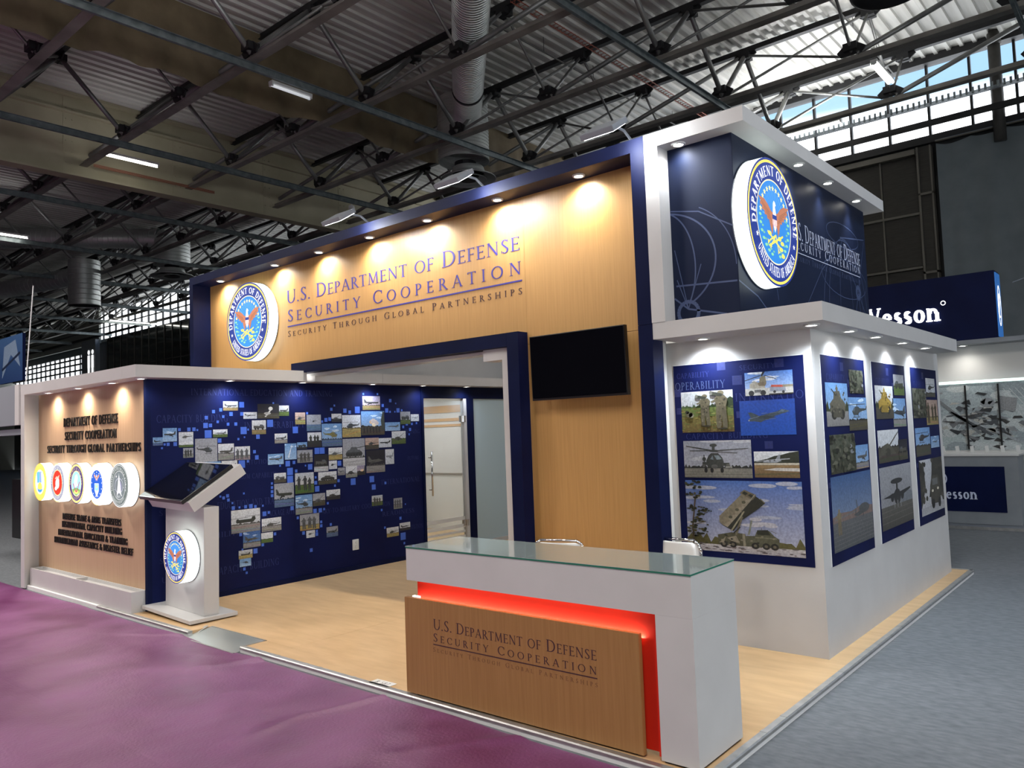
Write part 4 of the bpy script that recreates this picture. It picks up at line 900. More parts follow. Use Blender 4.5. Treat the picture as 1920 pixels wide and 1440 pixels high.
l.new(tr.outputs[0], mx.inputs[1]); l.new(b.outputs[0], mx.inputs[2]); l.new(mx.outputs[0], n['Material Output'].inputs[0])
d = thing('door_1', 'clear glass door with long bar handle beyond the picture wall', 'door', kind=None)
box('leaf', 'doorglass', (XM-.045, 4.29, .01, XM-.033, 5.145, 2.31), d)
for z0, z1 in ((.43, .485), (.32, .37), (.24, .275)): box('film_stripe', 'film', (XM-.032, 4.30, z0, XM-.030, 5.13, z1), d)
box('film_stripe', 'film', (XM-.032, 4.30, .02, XM-.030, 5.13, .2), d)
h_ = MB().tube((XM+.03, 4.40, .86), (XM+.03, 4.40, 1.52), .014, 12).tube((XM-.04, 4.40, .95), (XM+.03, 4.40, .95), .009, 8).tube((XM-.04, 4.40, 1.43), (XM+.03, 4.40, 1.43), .009, 8).build('handle', 'chrome', d, smooth=True)
for z in (2.0, .385): MB().box(XM-.055, 5.085, z-.05, XM-.02, 5.135, z+.05).box(XM-.05, 5.14, z-.05, XM-.0, 5.19, z+.05).build('hinge', 'chrome', d, bevel=.003)
# little room behind
rm = thing('meeting_room', 'white meeting room with oak striped wall behind the glass door', 'room')
box('back_wall', 'white_gloss', (-9.8, 6.56, 0, -6.6, 6.6, 2.5), rm); box('side_wall', 'white_gloss', (-9.85, .24, 0, -9.8, 6.6, 2.5), rm)
box('oak_unit', 'white', (-9.78, 6.5, 1.05, -8.0, 6.56, 2.30), rm)
for z0, z1 in ((2.16, 2.29), (2.0, 2.055), (1.9, 1.945)): box('oak_stripe', 'wood', (-9.78, 6.485, z0, -8.0, 6.5, z1), rm)
area('room_fill', (-8.4, 5.4, 2.46), .6, 22, (1, .97, .93))  # added fill without a fitting, lights the room behind the door
# inner canopy and upper wall
ic = thing('inner_canopy', 'white canopy band with downlights over the picture wall, behind the header', 'canopy')
for a, b_ in ((2.2, 3.296), (3.30, 6.56)): box('fascia_board', 'white', (XM-.04, a, 2.5, -6.35, b_, 2.632), ic)
for a, b_ in ((2.3, 3.396), (3.40, 6.6)): box('upper_panel', 'white', (-7.1, a, 2.632, -7.05, b_, 4.1), ic)
box('end_wall', 'white_gloss', (-6.6, 6.56, 0, -1.4, 6.6, 4.1), ic)
tt = thing('round_table', 'round white table top seen beyond the glass panel', 'table', loc=(-5.35, 5.75, 0))
MB().lathe([(0, .70), (.34, .70), (.35, .715), (.34, .73), (0, .73)], n_=36).build('top', 'white_gloss', tt, smooth=True); MB().lathe([(.03, .70), (.03, .02), (.22, .015), (.22, 0)], n_=24).build('pedestal', 'chrome', tt, smooth=True)
# ---- header
hd = thing('header_wall', 'tall oak header wall in a navy frame across the stand', 'wall')
box('wood_panel', 'wood', (-9.06, 2.18, 2.625, -2.84, 2.28, 4.12), hd)
box('wood_panel', 'wood', (-2.838, 2.18, 2.626, -1.43, 2.28, 4.12), hd)
box('wood_panel', 'wood', (-2.838, 2.18, 0, -1.43, 2.28, 2.622), hd)
box('frame_beam', 'navy', (-8.99, 1.91, 4.082, -1.302, 2.36, 4.194), hd)
box('frame_post', 'navy', (-9.0, 1.91, 2.2, -8.895, 2.36, 4.082), hd)
box('back_panel', 'white_gloss', (-9.0, 2.285, 2.6, -1.43, 2.36, 4.08), hd)
box('back_panel', 'white_gloss', (-2.83, 2.285, 0, -1.43, 2.36, 2.6), hd)
box('frame_post', 'navy', (-1.432, 1.91, 2.626, -1.302, 2.36, 4.082), hd); box('frame_post', 'navy', (-1.432, 1.91, 0, -1.302, 2.075, 2.623), hd)
HF = Frame((0, 2.18, 0), (1, 0, 0), (0, 0, 1))
TK, TN = .115, .05
text_parts('U.S. Department of Defense'.replace('of', 'OF').replace('OF', 'of'), HF, -6.92, 3.565, .172, 4.03, 'blue_letter', hd, depth=.003, smallcaps=True, small=.80, track=.06)
text_parts('Security Cooperation', HF, -6.90, 3.325, .155, 4.02, 'blue_letter', hd, depth=.003, smallcaps=True, small=.82, track=.34)
box('ruled_line', 'blue_letter', (-6.90, 2.176, 3.253, -2.88, 2.1795, 3.268), hd)
text_parts('Security Through Global Partnerships', HF, -6.90, 3.125, .078, 4.02, 'brown_letter', hd, depth=.003, smallcaps=True, small=.82, track=.42)
# opening portal
pt_ = thing('opening_portal', 'navy portal frame around the passage under the header', 'portal')
box('lintel', 'navy', (-6.62, 2.03, 2.61, -2.982, 2.178, 2.742), pt_)
box('post', 'navy', (-2.98, 2.03, 0, -2.837, 2.178, 2.742), pt_)
t = thing('inner_portal', 'white angular frame inside the navy portal', 'portal')
MB().box(-3.34, 2.08, 2.492, -2.982, 2.28, 2.606).box(-3.092, 2.08, 0, -2.982, 2.28, 2.492).build('white_frame', 'white', t)
t = box('lit_soffit', 'white_gloss', (-6.55, 2.18, 2.575, -3.345, 2.34, 2.607)); tag(t, 'thin white soffit strip under the oak header', 'soffit')
# ---- tower
tw = thing('tower_wall', 'white two-storey corner tower with navy printed upper block', 'tower')
box('lower_front', 'white', (-1.62, 2.35, 0, -.186, 2.45, 2.5), tw)
box('lower_side', 'white', (-.281, 2.355, 0, -.181, 6.437, 2.5), tw)
box('corner_edge', 'white', (-.188, 2.346, 0, -.179, 2.356, 2.5), tw)
box('lower_canopy', 'white', (-1.30, 1.916, 2.494, .066, 6.25, 2.63), tw, bevel=.002)
box('upper_canopy', 'white', (-1.30, 1.91, 4.076, -.434, 5.585, 4.196), tw, bevel=.002)
box('white_post', 'white', (-1.30, 1.91, 2.63, -1.175, 2.2, 4.076), tw)
box('upper_front', 'navy_tower', (-1.2, 2.076, 2.63, -.612, 2.12, 4.076), tw)
box('upper_side', 'navy_tower', (-.66, 2.078, 2.63, -.609, 5.435, 4.076), tw)
box('upper_back', 'navy_tower', (-1.3, 5.40, 2.63, -.66, 5.435, 4.076), tw)
# globe lines printed on the tower
def arcpts(cx, cy, rx, ry, a0, a1, n_=26): return [(cx+rx*math.cos(R(a0+(a1-a0)*i/n_)), cy+ry*math.sin(R(a0+(a1-a0)*i/n_))) for i in range(n_+1)]
def strokes(fr, lst, name, parent):
    mb = MB(); k = 0
    for pts, w_ in lst:
        for a, b_ in zip(pts[:-1], pts[1:]):
            k += 1; dx, dy = b_[0]-a[0], b_[1]-a[1]; L = math.hypot(dx, dy) or 1; nx_, ny_ = -dy/L*w_/2, dx/L*w_/2; h = .0006+1e-5*(k % 7)
            mb.poly([fr.at(a[0]+nx_, a[1]+ny_, h), fr.at(a[0]-nx_, a[1]-ny_, h), fr.at(b_[0]-nx_, b_[1]-ny_, h), fr.at(b_[0]+nx_, b_[1]+ny_, h)])
    return mb.build(name, 'faint2', parent)
TF = Frame((-1.17, 2.076, 2.63), (1, 0, 0), (0, 0, 1)); TS = Frame((-.609, 2.08, 2.63), (0, 1, 0), (0, 0, 1))
strokes(TF, [(arcpts(-.1, .45, .30, .48, -40, 80), .012), (arcpts(-.12, .5, .50, .42, -55, 88), .014), ([(.0, .93), (.25, .88), (.55, .70)], .01), (arcpts(.05, .4, .5, .56, 0, 90)[:20], .008),
             (arcpts(.12, .07, .09, .09, 0, 360), .03), ([(.02, .3), (.55, .27)], .014), ([(-.0, .2), (.12, .1), (.45, .02)], .014), ([(.12, .1), (.25, .45)], .008), ([(.12, .1), (.03, .35)], .008), ([(.02, .6), (.12, .1)], .008)], 'globe_print', tw)
strokes(TS, [([(.0, .27), (.35, .18), (.6, .05)], .012), (arcpts(.5, .02, .3, .5, 20, 120), .008), (arcpts(2.6, .1, .7, .9, 0, 180), .01), (arcpts(2.6, .1, .55, .92, 0, 180), .008), (arcpts(2.6, .1, .2, .92, 0, 180), .008), (arcpts(2.6, .6, .7, .2, 0, 360), .008),
             (arcpts(3.0, .5, .06, .06, 0, 360), .05), ([(3.0, .5), (2.5, .95), (1.9, .6), (1.2, 0)], .009), ([(3.0, .5), (3.3, 1.1)], .01), ([(3.0, .5), (2.75, .0)], .01), ([(3.0, .5), (3.1, .0)], .01), ([(2.5, 1.02), (3.3, 1.12)], .012), ([(3.0, .5), (3.3, .2)], .01), (arcpts(2.6, 1.05, .5, .12, 0, 360), .008)], 'globe_print', tw)
k_ = 1.71/3.54
text_parts('U.S. Department of Defense', Frame((-.609, 0, 0), (0, 1, 0), (0, 0, 1)), 3.26, 3.435, .165, 1.95, 'white_letter', tw, depth=.001, letters=False, name='lettering', smallcaps=True, track=.05)
text_parts('Security Cooperation', Frame((-.609, 0, 0), (0, 1, 0), (0, 0, 1)), 3.26, 3.345, .095, 1.93, 'white_letter', tw, depth=.001, letters=False, name='lettering', smallcaps=True, track=.34)
box('ruled_line', 'white_letter', (-.609, 3.26, 3.308, -.608, 5.18, 3.315), tw)
text_parts('Security Through Global Partnerships', Frame((-.609, 0, 0), (0, 1, 0), (0, 0, 1)), 3.26, 3.235, .055, 1.93, 'faint2', tw, depth=.001, letters=False, name='lettering', smallcaps=True, track=.42)
# big seals
lightbox(seal_dod(), 'large round lit eagle emblem at the left end of the oak header', 'eagle emblem lightboxes', (-7.64, 2.03, 3.405), (1, 0, 0), (0, 0, 1), .535, .145)
lightbox(seal_dod(), 'large round lit eagle emblem on the navy corner tower', 'eagle emblem lightboxes', (-.475, 2.525, 3.41), (0, 1, 0), (0, 0, 1), .527, .13)
# ---- posters
def ptr():
    a = Pic(); a.rect(0, 0, 1, 1, (.5, .5, .6), (.07, .15, .42)); q = random.Random(3)
    for i in range(26):
        x, y = q.random(), q.uniform(.38, .98); c = (.42, .44, .54) if y > .5 else (.55, .53, .58); a.ell(x, y, q.uniform(.05, .13), q.uniform(.012, .03), c, 14, q.uniform(-.2, .2))
    a.rect(0, 0, 1, .12, (.5, .47, .5), (.62, .58, .58)); trees(a, .10, .16, (.12, .11, .04), 14, 5)
    for i in range(60): a.ell(q.random(), q.uniform(.0, .11), q.uniform(.01, .03), q.uniform(.004, .012), q.choice(((.12, .1, .1), (.7, .67, .66), (.25, .2, .2))), 7)
    ol = (.09, .085, .05); dk = (.03, .032, .022); tn = (.30, .26, .19); md = (.17, .15, .10)
    a.poly([(.28, .10), (.28, .24), (.40, .28), (.52, .27), (.53, .10)], ol); a.poly([(.50, .10), (.51, .24), (.6, .25), (.62, .32), (.72, .33), (.76, .26), (.80, .22), (.80, .10)], (.11, .11, .07))
    a.poly([(.62, .27), (.62, .33), (.71, .34), (.73, .27)], dk); a.rect(.60, .22, .78, .235, (.2, .19, .13)); a.line(.73, .33, .78, .3, .006, md); a.line(.66, .34, .66, .36, .005, md)
    for x in (.33, .41, .60, .69, .76): a.ell(x, .115, .032, .045, (.02, .02, .018), 14); a.ell(x, .115, .014, .02, (.16, .14, .1), 10)
    a.poly([(.29, .13), (.35, .22), (.33, .13)], tn); a.poly([(.36, .2), (.44, .24), (.47, .13), (.4, .16)], tn)
    a.poly([(.30, .42), (.34, .36), (.58, .72), (.56, .80), (.52, .84), (.30, .50)], (.22, .19, .13)); a.poly([(.335, .37), (.42, .30), (.50, .46), (.64, .62), (.70, .70), (.62, .80), (.585, .79)], dk)
    a.poly([(.335, .375), (.37, .35), (.60, .76), (.575, .80)], tn)
    for i in range(7): a.ell(.37+.03*i, .44+.053*i, .018, .022, (.08, .08, .05) if i % 2 else (.24, .2, .14), 7)
    a.poly([(.49, .83), (.53, .88), (.63, .81), (.60, .74)], (.16, .13, .08)); a.poly([(.51, .83), (.53, .86), (.56, .83), (.54, .80)], dk); a.poly([(.56, .80), (.58, .825), (.605, .80), (.59, .77)], dk)
    a.line(.62, .82, .57, .72, .01, (.32, .3, .25)); a.line(.66, .76, .70, .70, .01, md); a.line(.5, .5, .5, .60, .006, md)
    a.line(.40, .30, .52, .58, .014, (.33, .3, .2)); a.line(.44, .25, .50, .50, .018, md); a.line(.55, .26, .58, .46, .016, (.24, .25, .2)); a.line(.51, .1, .505, .27, .022, (.28, .25, .18)); a.line(.42, .27, .48, .36, .012, dk)
    for i in range(16): a.ell(q.uniform(.3, .78), q.uniform(.1, .25), .012, .012, q.choice((tn, dk, (.28, .25, .18))), 6)
    # pine
    a.line(.055, .05, .06, .3, .018, (.07, .05, .03)); a.line(.05, .28, .09, .75, .013, (.1, .07, .04)); a.line(.06, .45, .2, .55, .008, (.08, .06, .03)); a.line(.05, .35, .18, .42, .008, (.08, .06, .03))
    for i in range(90):
        cx, cy, sp = q.choice(((.06, .93, .07), (.14, .96, .05), (.05, .8, .06), (.12, .78, .04), (.06, .58, .05), (.14, .54, .05), (.2, .57, .04), (.13, .42, .05), (.06, .32, .07), (.1, .22, .09), (.14, .3, .05), (.05, .12, .06)))
        a.ell(cx+q.gauss(0, sp*.6), cy+q.gauss(0, sp*.6), q.uniform(.01, .025), q.uniform(.008, .022), q.choice(((.03, .035, .015), (.05, .05, .02), (.02, .022, .012), (.10, .085, .03))), 6, q.random())
    return a
def pmen():
    a = Pic(); q = random.Random(5); a.rect(0, 0, 1, 1, (.5, .52, .55), (.58, .6, .62)); a.rect(0, 0, 1, .62, (.12, .10, .03), (.14, .19, .05)); trees(a, .60, .1, (.06, .10, .04), 14, 3); a.poly([(.85, .6), (.88, .78), (.95, .84), (1, .8), (1, .55)], (.03, .05, .02))
    a.rect(0, 0, 1, .38, (.15, .10, .035), (.20, .17, .05))
    for i in range(140): a.ell(q.random(), q.uniform(.02, .6), q.uniform(.01, .05), q.uniform(.006, .016), q.choice(((.24, .22, .06), (.12, .18, .04), (.17, .11, .04), (.10, .14, .035), (.28, .28, .09))), 7)
    for i in range(4): a.line(.13+.05*i, .66, .135+.05*i, .74, .005, (.1, .1, .08))
    c = (.15, .13, .08)
    for x, y, s_ in ((.47, .53, .78), (.78, .53, .92)):
        man(a, x, y, s_, c); f = lambda px, py: (x+px*s_, y+py*s_)
        a.ell(*f(0, .44), .07*s_, .065*s_, (.2, .17, .1), 12); a.line(*f(-.2, .44), *f(.03, .38), .1*s_, (.05, .055, .04), .08*s_); a.ell(*f(-.2, .45), .035*s_, .06*s_, (.2, .2, .17), 10); a.line(*f(-.12, .3), *f(.02, .22), .06*s_, (.15, .13, .08))
        for i in range(16): a.ell(*f(q.uniform(-.09, .1), q.uniform(-.4, .34)), .02*s_, .026*s_, q.choice(((.07, .065, .035), (.2, .17, .11), (.05, .045, .03))), 6)
        a.ell(*f(.02, -.49), .1*s_, .025*s_, (.04, .035, .02), 10)
    a.ell(.16, .44, .07, .07, (.12, .11, .07)); a.ell(.12, .5, .04, .04, (.04, .04, .03)); a.ell(.2, .42, .05, .06, (.3, .27, .2))
    return a
def pchin():
    a = Pic(); a.rect(0, 0, 1, 1, (.4, .52, .72), (.08, .2, .55)); clouds(a, 5, (.72, .75, .8), 4, .6, .98); a.rect(0, 0, 1, .3, (.55, .54, .52), (.50, .48, .45)); a.rect(.55, .3, 1, .4, (.24, .2, .12), (.3, .27, .2))
    t_ = (.22, .19, .13); a.poly([(.30, .34), (.32, .75), (.37, .82), (.44, .80), (.46, .5), (.40, .3)], t_); a.poly([(.1, .3), (.1, .5), (.2, .62), (.36, .5), (.44, .3)], (.35, .32, .26)); a.ell(.36, .48, .09, .09, (.18, .14, .09), 14)
    a.line(0, .66, .34, .84, .03, (.02, .02, .02)); a.line(.36, .82, .42, 1.02, .035, (.02, .02, .02), .05); a.line(.42, .84, .66, .66, .025, (.02, .02, .02)); a.line(0, .55, .2, .6, .012, (.05, .05, .05))
    a.poly([(.08, .08), (.06, .26), (.12, .32), (.2, .3), (.28, .2), (.36, .34), (.44, .26), (.46, .1)], (.5, .48, .44)); a.ell(.13, .1, .06, .12, (.03, .03, .03), 14); a.ell(.38, .1, .06, .12, (.03, .03, .03), 14); a.rect(.2, .12, .34, .24, (.12, .12, .12))
    a.poly([(.52, .14), (.52, .34), (.84, .3), (.86, .12)], (.25, .27, .32)); a.poly([(.54, .33), (.56, .42), (.78, .39), (.8, .3)], (.45, .08, .05)); a.ell(.62, .12, .03, .06, (.03, .03, .03), 12); a.ell(.8, .1, .03, .06, (.03, .03, .03), 12); a.rect(.5, .0, 1, .05, (.05, .045, .04))
    return a
def pjet():
    a = Pic(); a.rect(0, 0, 1, 1, (.008, .06, .33), (.012, .05, .27)); c = (.04, .055, .07)
    a.poly([(.16, .45), (.2, .5), (.15, .66), (.22, .66), (.36, .55), (.55, .62), (.68, .66), (.76, .72), (.84, .70), (.90, .66), (.84, .62), (.66, .55), (.60, .50), (.45, .42), (.38, .37), (.26, .40), (.18, .40)], c)
    a.poly([(.30, .53), (.5, .56), (.66, .5), (.5, .46), (.36, .48)], (.025, .035, .04)); a.line(.17, .47, .36, .54, .012, (.18, .22, .27)); a.line(.55, .62, .9, .665, .012, (.12, .15, .19)); a.poly([(.72, .66), (.77, .72), (.83, .70), (.8, .66)], (.1, .14, .2)); a.ell(.165, .43, .015, .02, (.3, .3, .32)); a.line(.46, .44, .66, .47, .015, (.10, .12, .14)); a.line(.4, .62, .5, .63, .01, (.15, .18, .22))
    return a
def papa():
    a = Pic(); a.rect(0, 0, 1, 1, (.38, .38, .42), (.30, .31, .36)); clouds(a, 4, (.45, .45, .48), 2, .5, 1); a.rect(0, 0, 1, .26, (.16, .15, .12), (.21, .2, .17)); trees(a, .25, .12, (.03, .032, .028), 20, 8)
    for y in (.05, .12, .18): a.line(0, y, 1, y+.01, .012, (.27, .26, .22))
    c = (.045, .048, .042); a.line(.04, .86, .46, .72, .022, c, .035); a.line(.46, .72, .96, .78, .03, c, .015); a.line(.1, .73, .45, .73, .02, c); a.line(.46, .7, .8, .66, .02, (.08, .08, .075))
    a.ell(.455, .87, .055, .045, c, 16); a.rect(.435, .74, .475, .86, c); a.ell(.455, .72, .07, .03, c, 14)
    a.poly([(.36, .26), (.34, .46), (.38, .6), (.42, .66), (.52, .66), (.58, .54), (.60, .42), (.57, .26)], c); a.poly([(.46, .6), (.53, .6), (.57, .5), (.50, .48)], (.2, .24, .26)); a.poly([(.40, .5), (.44, .6), (.45, .48)], (.14, .17, .19))
    a.rect(.28, .34, .38, .42, c); a.rect(.57, .32, .68, .4, c); a.line(.31, .42, .31, .62, .015, c); a.ell(.31, .5, .03, .06, c, 8); a.ell(.66, .33, .03, .05, (.12, .12, .1), 8); a.ell(.3, .32, .025, .05, (.1, .1, .09), 8)
    for x in (.33, .42, .57): a.ell(x, .2, .025, .07, (.015, .015, .015), 12)
    a.ell(.46, .3, .05, .06, (.1, .1, .09), 10); a.rect(.62, .27, .72, .3, (.35, .34, .3))
    return a
def pc130():
    a = Pic(); a.rect(0, 0, 1, 1, (.55, .56, .58), (.68, .69, .7)); a.poly([(.1, .65), (.3, .72), (.45, .82), (.6, .86), (.8, .95), (1, 1), (1, .5), (0, .5), (0, .62)], (.03, .035, .022)); a.rect(0, 0, 1, .5, (.14, .09, .04), (.26, .17, .08)); a.rect(0, .48, 1, .56, (.5, .45, .36)); a.poly([(.2, .3), (.5, .37), (1, .36), (1, .24), (.5, .26)], (.55, .52, .48)); a.line(0, .12, 1, .16, .04, (.10, .09, .04)); a.line(0, .4, 1, .44, .02, (.35, .22, .10))
    c = (.3, .32, .35); a.poly([(.2, .58), (.24, .66), (.48, .68), (.56, .88), (.6, .88), (.58, .7), (.62, .64), (.5, .57)], c); a.line(.28, .66, .8, .72, .035, (.4, .42, .45)); a.line(.05, .62, .35, .66, .03, (.38, .4, .43)); a.ell(.36, .64, .02, .03, (.1, .1, .1)); a.ell(.46, .66, .02, .03, (.1, .1, .1))
    return a
def poster(fr, W_, H_, label, pics, squares, words, grp='navy picture posters on the tower'):
    t = thing('poster', label, 'poster', grp, loc=tuple(fr.o))
    L = Frame((0, 0, 0), fr.u, fr.v)
    mb = MB(); mb.prism([L.at(0, 0, .006), L.at(W_, 0, .006), L.at(W_, H_, .006), L.at(0, H_, .006)], -L.n*.0055); pn_ = mb.build('panel', 'navy_print', t)
    mb = MB(); e_ = .005; mb.prism([L.at(-e_, -e_*0, .004), L.at(0, 0, .004), L.at(0, H_, .004), L.at(-e_, H_, .004)], -L.n*.0035).prism([L.at(0, H_, .004), L.at(W_, H_, .004), L.at(W_, H_+e_, .004), L.at(0, H_+e_, .004)], -L.n*.0035); mb.build('panel_edge', 'paper', t)
    for x, y, s_ in squares:
        a = Art(); a.rect(0, 0, 1, 1, (.010, .018, .11)); a.build('square_print', Frame(L.at(x, y, .006), fr.u, fr.v), s_, s_*.9, pn_, base=-.001)
    for s_, x, y, h, wd, mm in words:
        text_parts(s_, Frame(L.at(0, 0, .006), fr.u, fr.v), x, y, h, wd, mm, t, depth=.0006, letters=False, name='ghost_word', track=.1)
    for a, (x0, y0, x1, y1) in pics:
        a.build('photo_print', Frame(L.at(x0, y0, .007), fr.u, fr.v), x1-x0, y1-y0, pn_, base=-.001)
    return t
PFx, PFz = -1.365, .675
def rr(x0, z0, x1, z1): return (x0-PFx, z0-PFz, x1-PFx, z1-PFz)
poster(Frame((-1.365, 2.35, .675), (1, 0, 0), (0, 0, 1)), 1.12, 1.622, 'wide navy poster with six photographs on the front of the tower',
       [(pchin(), rr(-.723, 2.004, -.333, 2.19)), (pmen(), rr(-1.302, 1.723, -.833, 2.066)), (pjet(), rr(-.78, 1.686, -.328, 1.965)), (papa(), rr(-1.301, 1.345, -.70, 1.652)), (pc130(), rr(-.681, 1.351, -.319, 1.557)), (ptr(), rr(-1.301, .742, -.310, 1.322))],
       [(x-PFx, z-PFz, s_) for x, z, s_ in ((-.959, 2.229, .074), (-.831, 2.10, .084), (-.587, 1.578, .067), (-.472, 2.216, .074), (-1.362, 2.03, .07), (-1.35, 1.88, .06), (-.81, 1.83, .06))],
       [('OPERABILITY', .01, 2.085-.675, .065, .46, 'faint2'), ('CAPABILITY', .03, 2.185-.675, .045, .3, 'faint'), ('CAPACITY BUILDING', .09, 1.665-.675, .05, .72, 'faint'), ('INTERNATIO', .55, 1.965-.675, .065, .56, 'faint'), ('SECURITY', .6, 2.215-.675, .04, .3, 'faint')])
Y_ = [[(2.585, 1.735, 3.117, 2.085), (3.182, 2.005, 3.559, 2.207), (3.121, 1.69, 3.617, 1.971), (2.612, 1.357, 3.233, 1.668), (3.237, 1.361, 3.582, 1.563), (2.581, 0.751, 3.599, 1.338)],[(3.892, 1.776, 4.469, 2.086), (4.519, 2.002, 4.893, 2.206), (4.441, 1.693, 4.892, 1.971), (3.888, 1.371, 4.568, 1.672), (4.545, 1.367, 4.873, 1.567), (3.868, 0.762, 4.942, 1.33)],[(5.191, 1.768, 5.762, 2.082), (5.783, 1.996, 6.193, 2.203), (5.728, 1.687, 6.257, 1.963), (5.207, 1.367, 5.819, 1.664), (5.847, 1.433, 6.225, 1.561), (5.271, 0.743, 6.274, 1.322)]]
def tankfront(yel=False, sky='b', gr='s', seed=1):
    a = Pic(); lo, hi = SK[sky]; a.rect(0, 0, 1, 1, lo, hi); a.rect(0, 0, 1, .35, tuple(v*.8 for v in GR[gr]), GR[gr]); trees(a, .34, .25, (.04, .05, .02), 8, seed)
    c = (.45, .30, .05) if yel else (.13, .12, .085); q = random.Random(seed)
    a.poly([(.18, .3), (.16, .52), (.3, .62), (.74, .62), (.88, .5), (.84, .28)], c); a.poly([(.32, .6), (.36, .8), (.62, .82), (.7, .6)], tuple(v*.85 for v in c)); a.ell(.33, .27, .12, .12, (.03, .03, .025)); a.ell(.7, .27, .12, .12, (.03, .03, .025)); a.rect(.3, .2, .7, .42, tuple(v*.7 for v in c))
    man(a, .5, .78, .36, tuple(v*1.1 for v in c)); a.line(.45, .7, .25, .86, .03, (.04, .04, .03))
    for i in range(14): a.ell(q.uniform(.2, .85), q.uniform(.25, .8), .035, .03, q.choice((tuple(v*.4 for v in c), tuple(min(1, v*1.5) for v in c))), 7)
    return a
def camo(seed, dark=1):
    a = Pic(); q = random.Random(seed); a.rect(0, 0, 1, 1, (.05, .05, .03), (.10, .11, .08))
    for i in range(90): a.ell(q.random(), q.random(), q.uniform(.02, .1), q.uniform(.02, .08), q.choice(((.03, .035, .02), (.09, .09, .06), (.14, .14, .10), (.02, .02, .015), (.3, .32, .34) if q.random() < .15 else (.05, .06, .035))), 7)
    return a
def dronep():
    a = Pic(); a.rect(0, 0, 1, 1, (.30, .36, .46), (.05, .12, .30)); a.poly([(0, .46), (.2, .5), (.45, .48), (.7, .53), (1, .49), (1, .36), (0, .36)], (.24, .17, .15)); a.rect(0, 0, 1, .38, (.10, .105, .11), (.14, .145, .15))
    for i in range(6): a.line(0, .03+.055*i, 1, .06+.05*i, .012, (.17, .17, .17))
    c = (.10, .105, .11); a.line(.05, .42, .6, .47, .02, (.2, .2, .2)); a.ell(.78, .48, .14, .07, c, 16); a.poly([(.5, .42), (.9, .5), (.9, .44), (.6, .38)], c); a.line(.55, .38, .55, .5, .015, c); a.line(.75, .36, .75, .46, .015, c); a.line(.6, .5, .58, .62, .02, c); man(a, .15, .38, .36, (.25, .2, .12)); return a
def awacs():
    a = Pic(); a.rect(0, 0, 1, 1, (.27, .27, .29), (.36, .37, .40)); a.poly([(.55, .42), (.8, .56), (1, .5), (1, .36), (.5, .36)], (.2, .22, .25)); a.rect(0, 0, 1, .36, (.07, .065, .055), (.12, .115, .10))
    for y in (.28, .2, .1): a.line(0, y, 1, y+.02, .012, (.17, .16, .14))
    c = (.03, .032, .034); a.poly([(.05, .5), (.4, .47), (.45, .52), (.58, .52), (.62, .47), (.95, .56), (.94, .59), (.6, .55), (.4, .55)], c); a.ell(.5, .48, .11, .13, c, 16); a.ell(.5, .74, .19, .045, c, 18); a.line(.5, .56, .5, .72, .05, c); a.ell(.34, .48, .05, .07, c); a.ell(.66, .48, .05, .07, c)
    for x in (.4, .5, .6): a.line(x, .3, x, .42, .02, (.3, .3, .3))
    return a
def snowtruck():
    a = Pic(); q = random.Random(4); a.rect(0, 0, 1, 1, (.55, .55, .57), (.6, .62, .66)); a.poly([(0, .1), (.22, .5), (.18, .9), (0, 1)], (.04, .04, .03)); a.poly([(.35, .3), (.5, .7), (.55, 1), (1, 1), (1, .25)], (.035, .035, .028)); a.rect(0, 0, 1, .14, (.5, .5, .52), (.42, .42, .44))
    for i in range(40): a.ell(q.choice((q.uniform(0, .25), q.uniform(.5, 1))), q.uniform(.2, 1), .05, .05, q.choice(((.05, .05, .035), (.02, .02, .015), (.09, .08, .06))), 6)
    a.poly([(.42, .16), (.4, .5), (.5, .68), (.76, .68), (.84, .5), (.84, .14)], (.07, .065, .05)); a.rect(.5, .5, .74, .62, (.16, .17, .17)); a.ell(.5, .4, .04, .025, (.8, .75, .6)); a.ell(.74, .42, .04, .025, (.8, .75, .6)); a.ell(.5, .16, .07, .09, (.015, .015, .015)); a.ell(.78, .15, .06, .09, (.015, .015, .015)); return a
sets = [[tankfront(False, 'b', 's', 2), camo(9), pic('heli', 'b', 'd', .3, (.06, .07, .07), 3, 1.0, .5, .6), camo(3), pic('plane', 'b', 's', .25, (.12, .12, .12), 4, .8), dronep()],
        [tankfront(True, 'w', 'd', 5), pic('truck', 'g', 'g', .4, (.06, .07, .04), 6, .9), pic('jet', 'b', 's', .25, (.05, .06, .07), 7, 1.0), pic('gun', 'w', 'd', .45, (.10, .095, .07), 8, 1.1), pic('truck', 'k', 'd', .4, (.09, .085, .07), 9, .8), awacs()],
        [camo(11), pic('heli', 'w', 'd', .2, (.03, .03, .03), 12, .9), pic('men', 'o', 'y', .3, (.08, .06, .03), 13), pic('heli', 'b', 'd', .35, (.03, .03, .04), 14, .9, .5, .65), pic('plane', 'b', 'n', 0, (.1, .1, .1), 15, .5), snowtruck()]]
lab3 = ['narrow navy poster nearest the tower corner, tan vehicle photo at top', 'middle navy poster on the tower side, yellow vehicle photo', 'farthest navy poster on the tower side, snowy forest photo at bottom']
for k, (ya, yb_) in enumerate(((2.522, 3.615), (3.838, 4.945), (5.173, 6.29))):
    fr = Frame((-.181, ya, .657), (0, 1, 0), (0, 0, 1))
    poster(fr, yb_-ya, 1.645, lab3[k], [(sets[k][i], (Y_[k][i][0]-ya, Y_[k][i][1]-.657, Y_[k][i][2]-ya, Y_[k][i][3]-.657)) for i in range(6)],
           [(.45, 1.53, .08), (.62, 1.40, .07), (.02, .60, .05)], [('CAPABILITY', .1, 1.44, .06, .45, 'faint')])
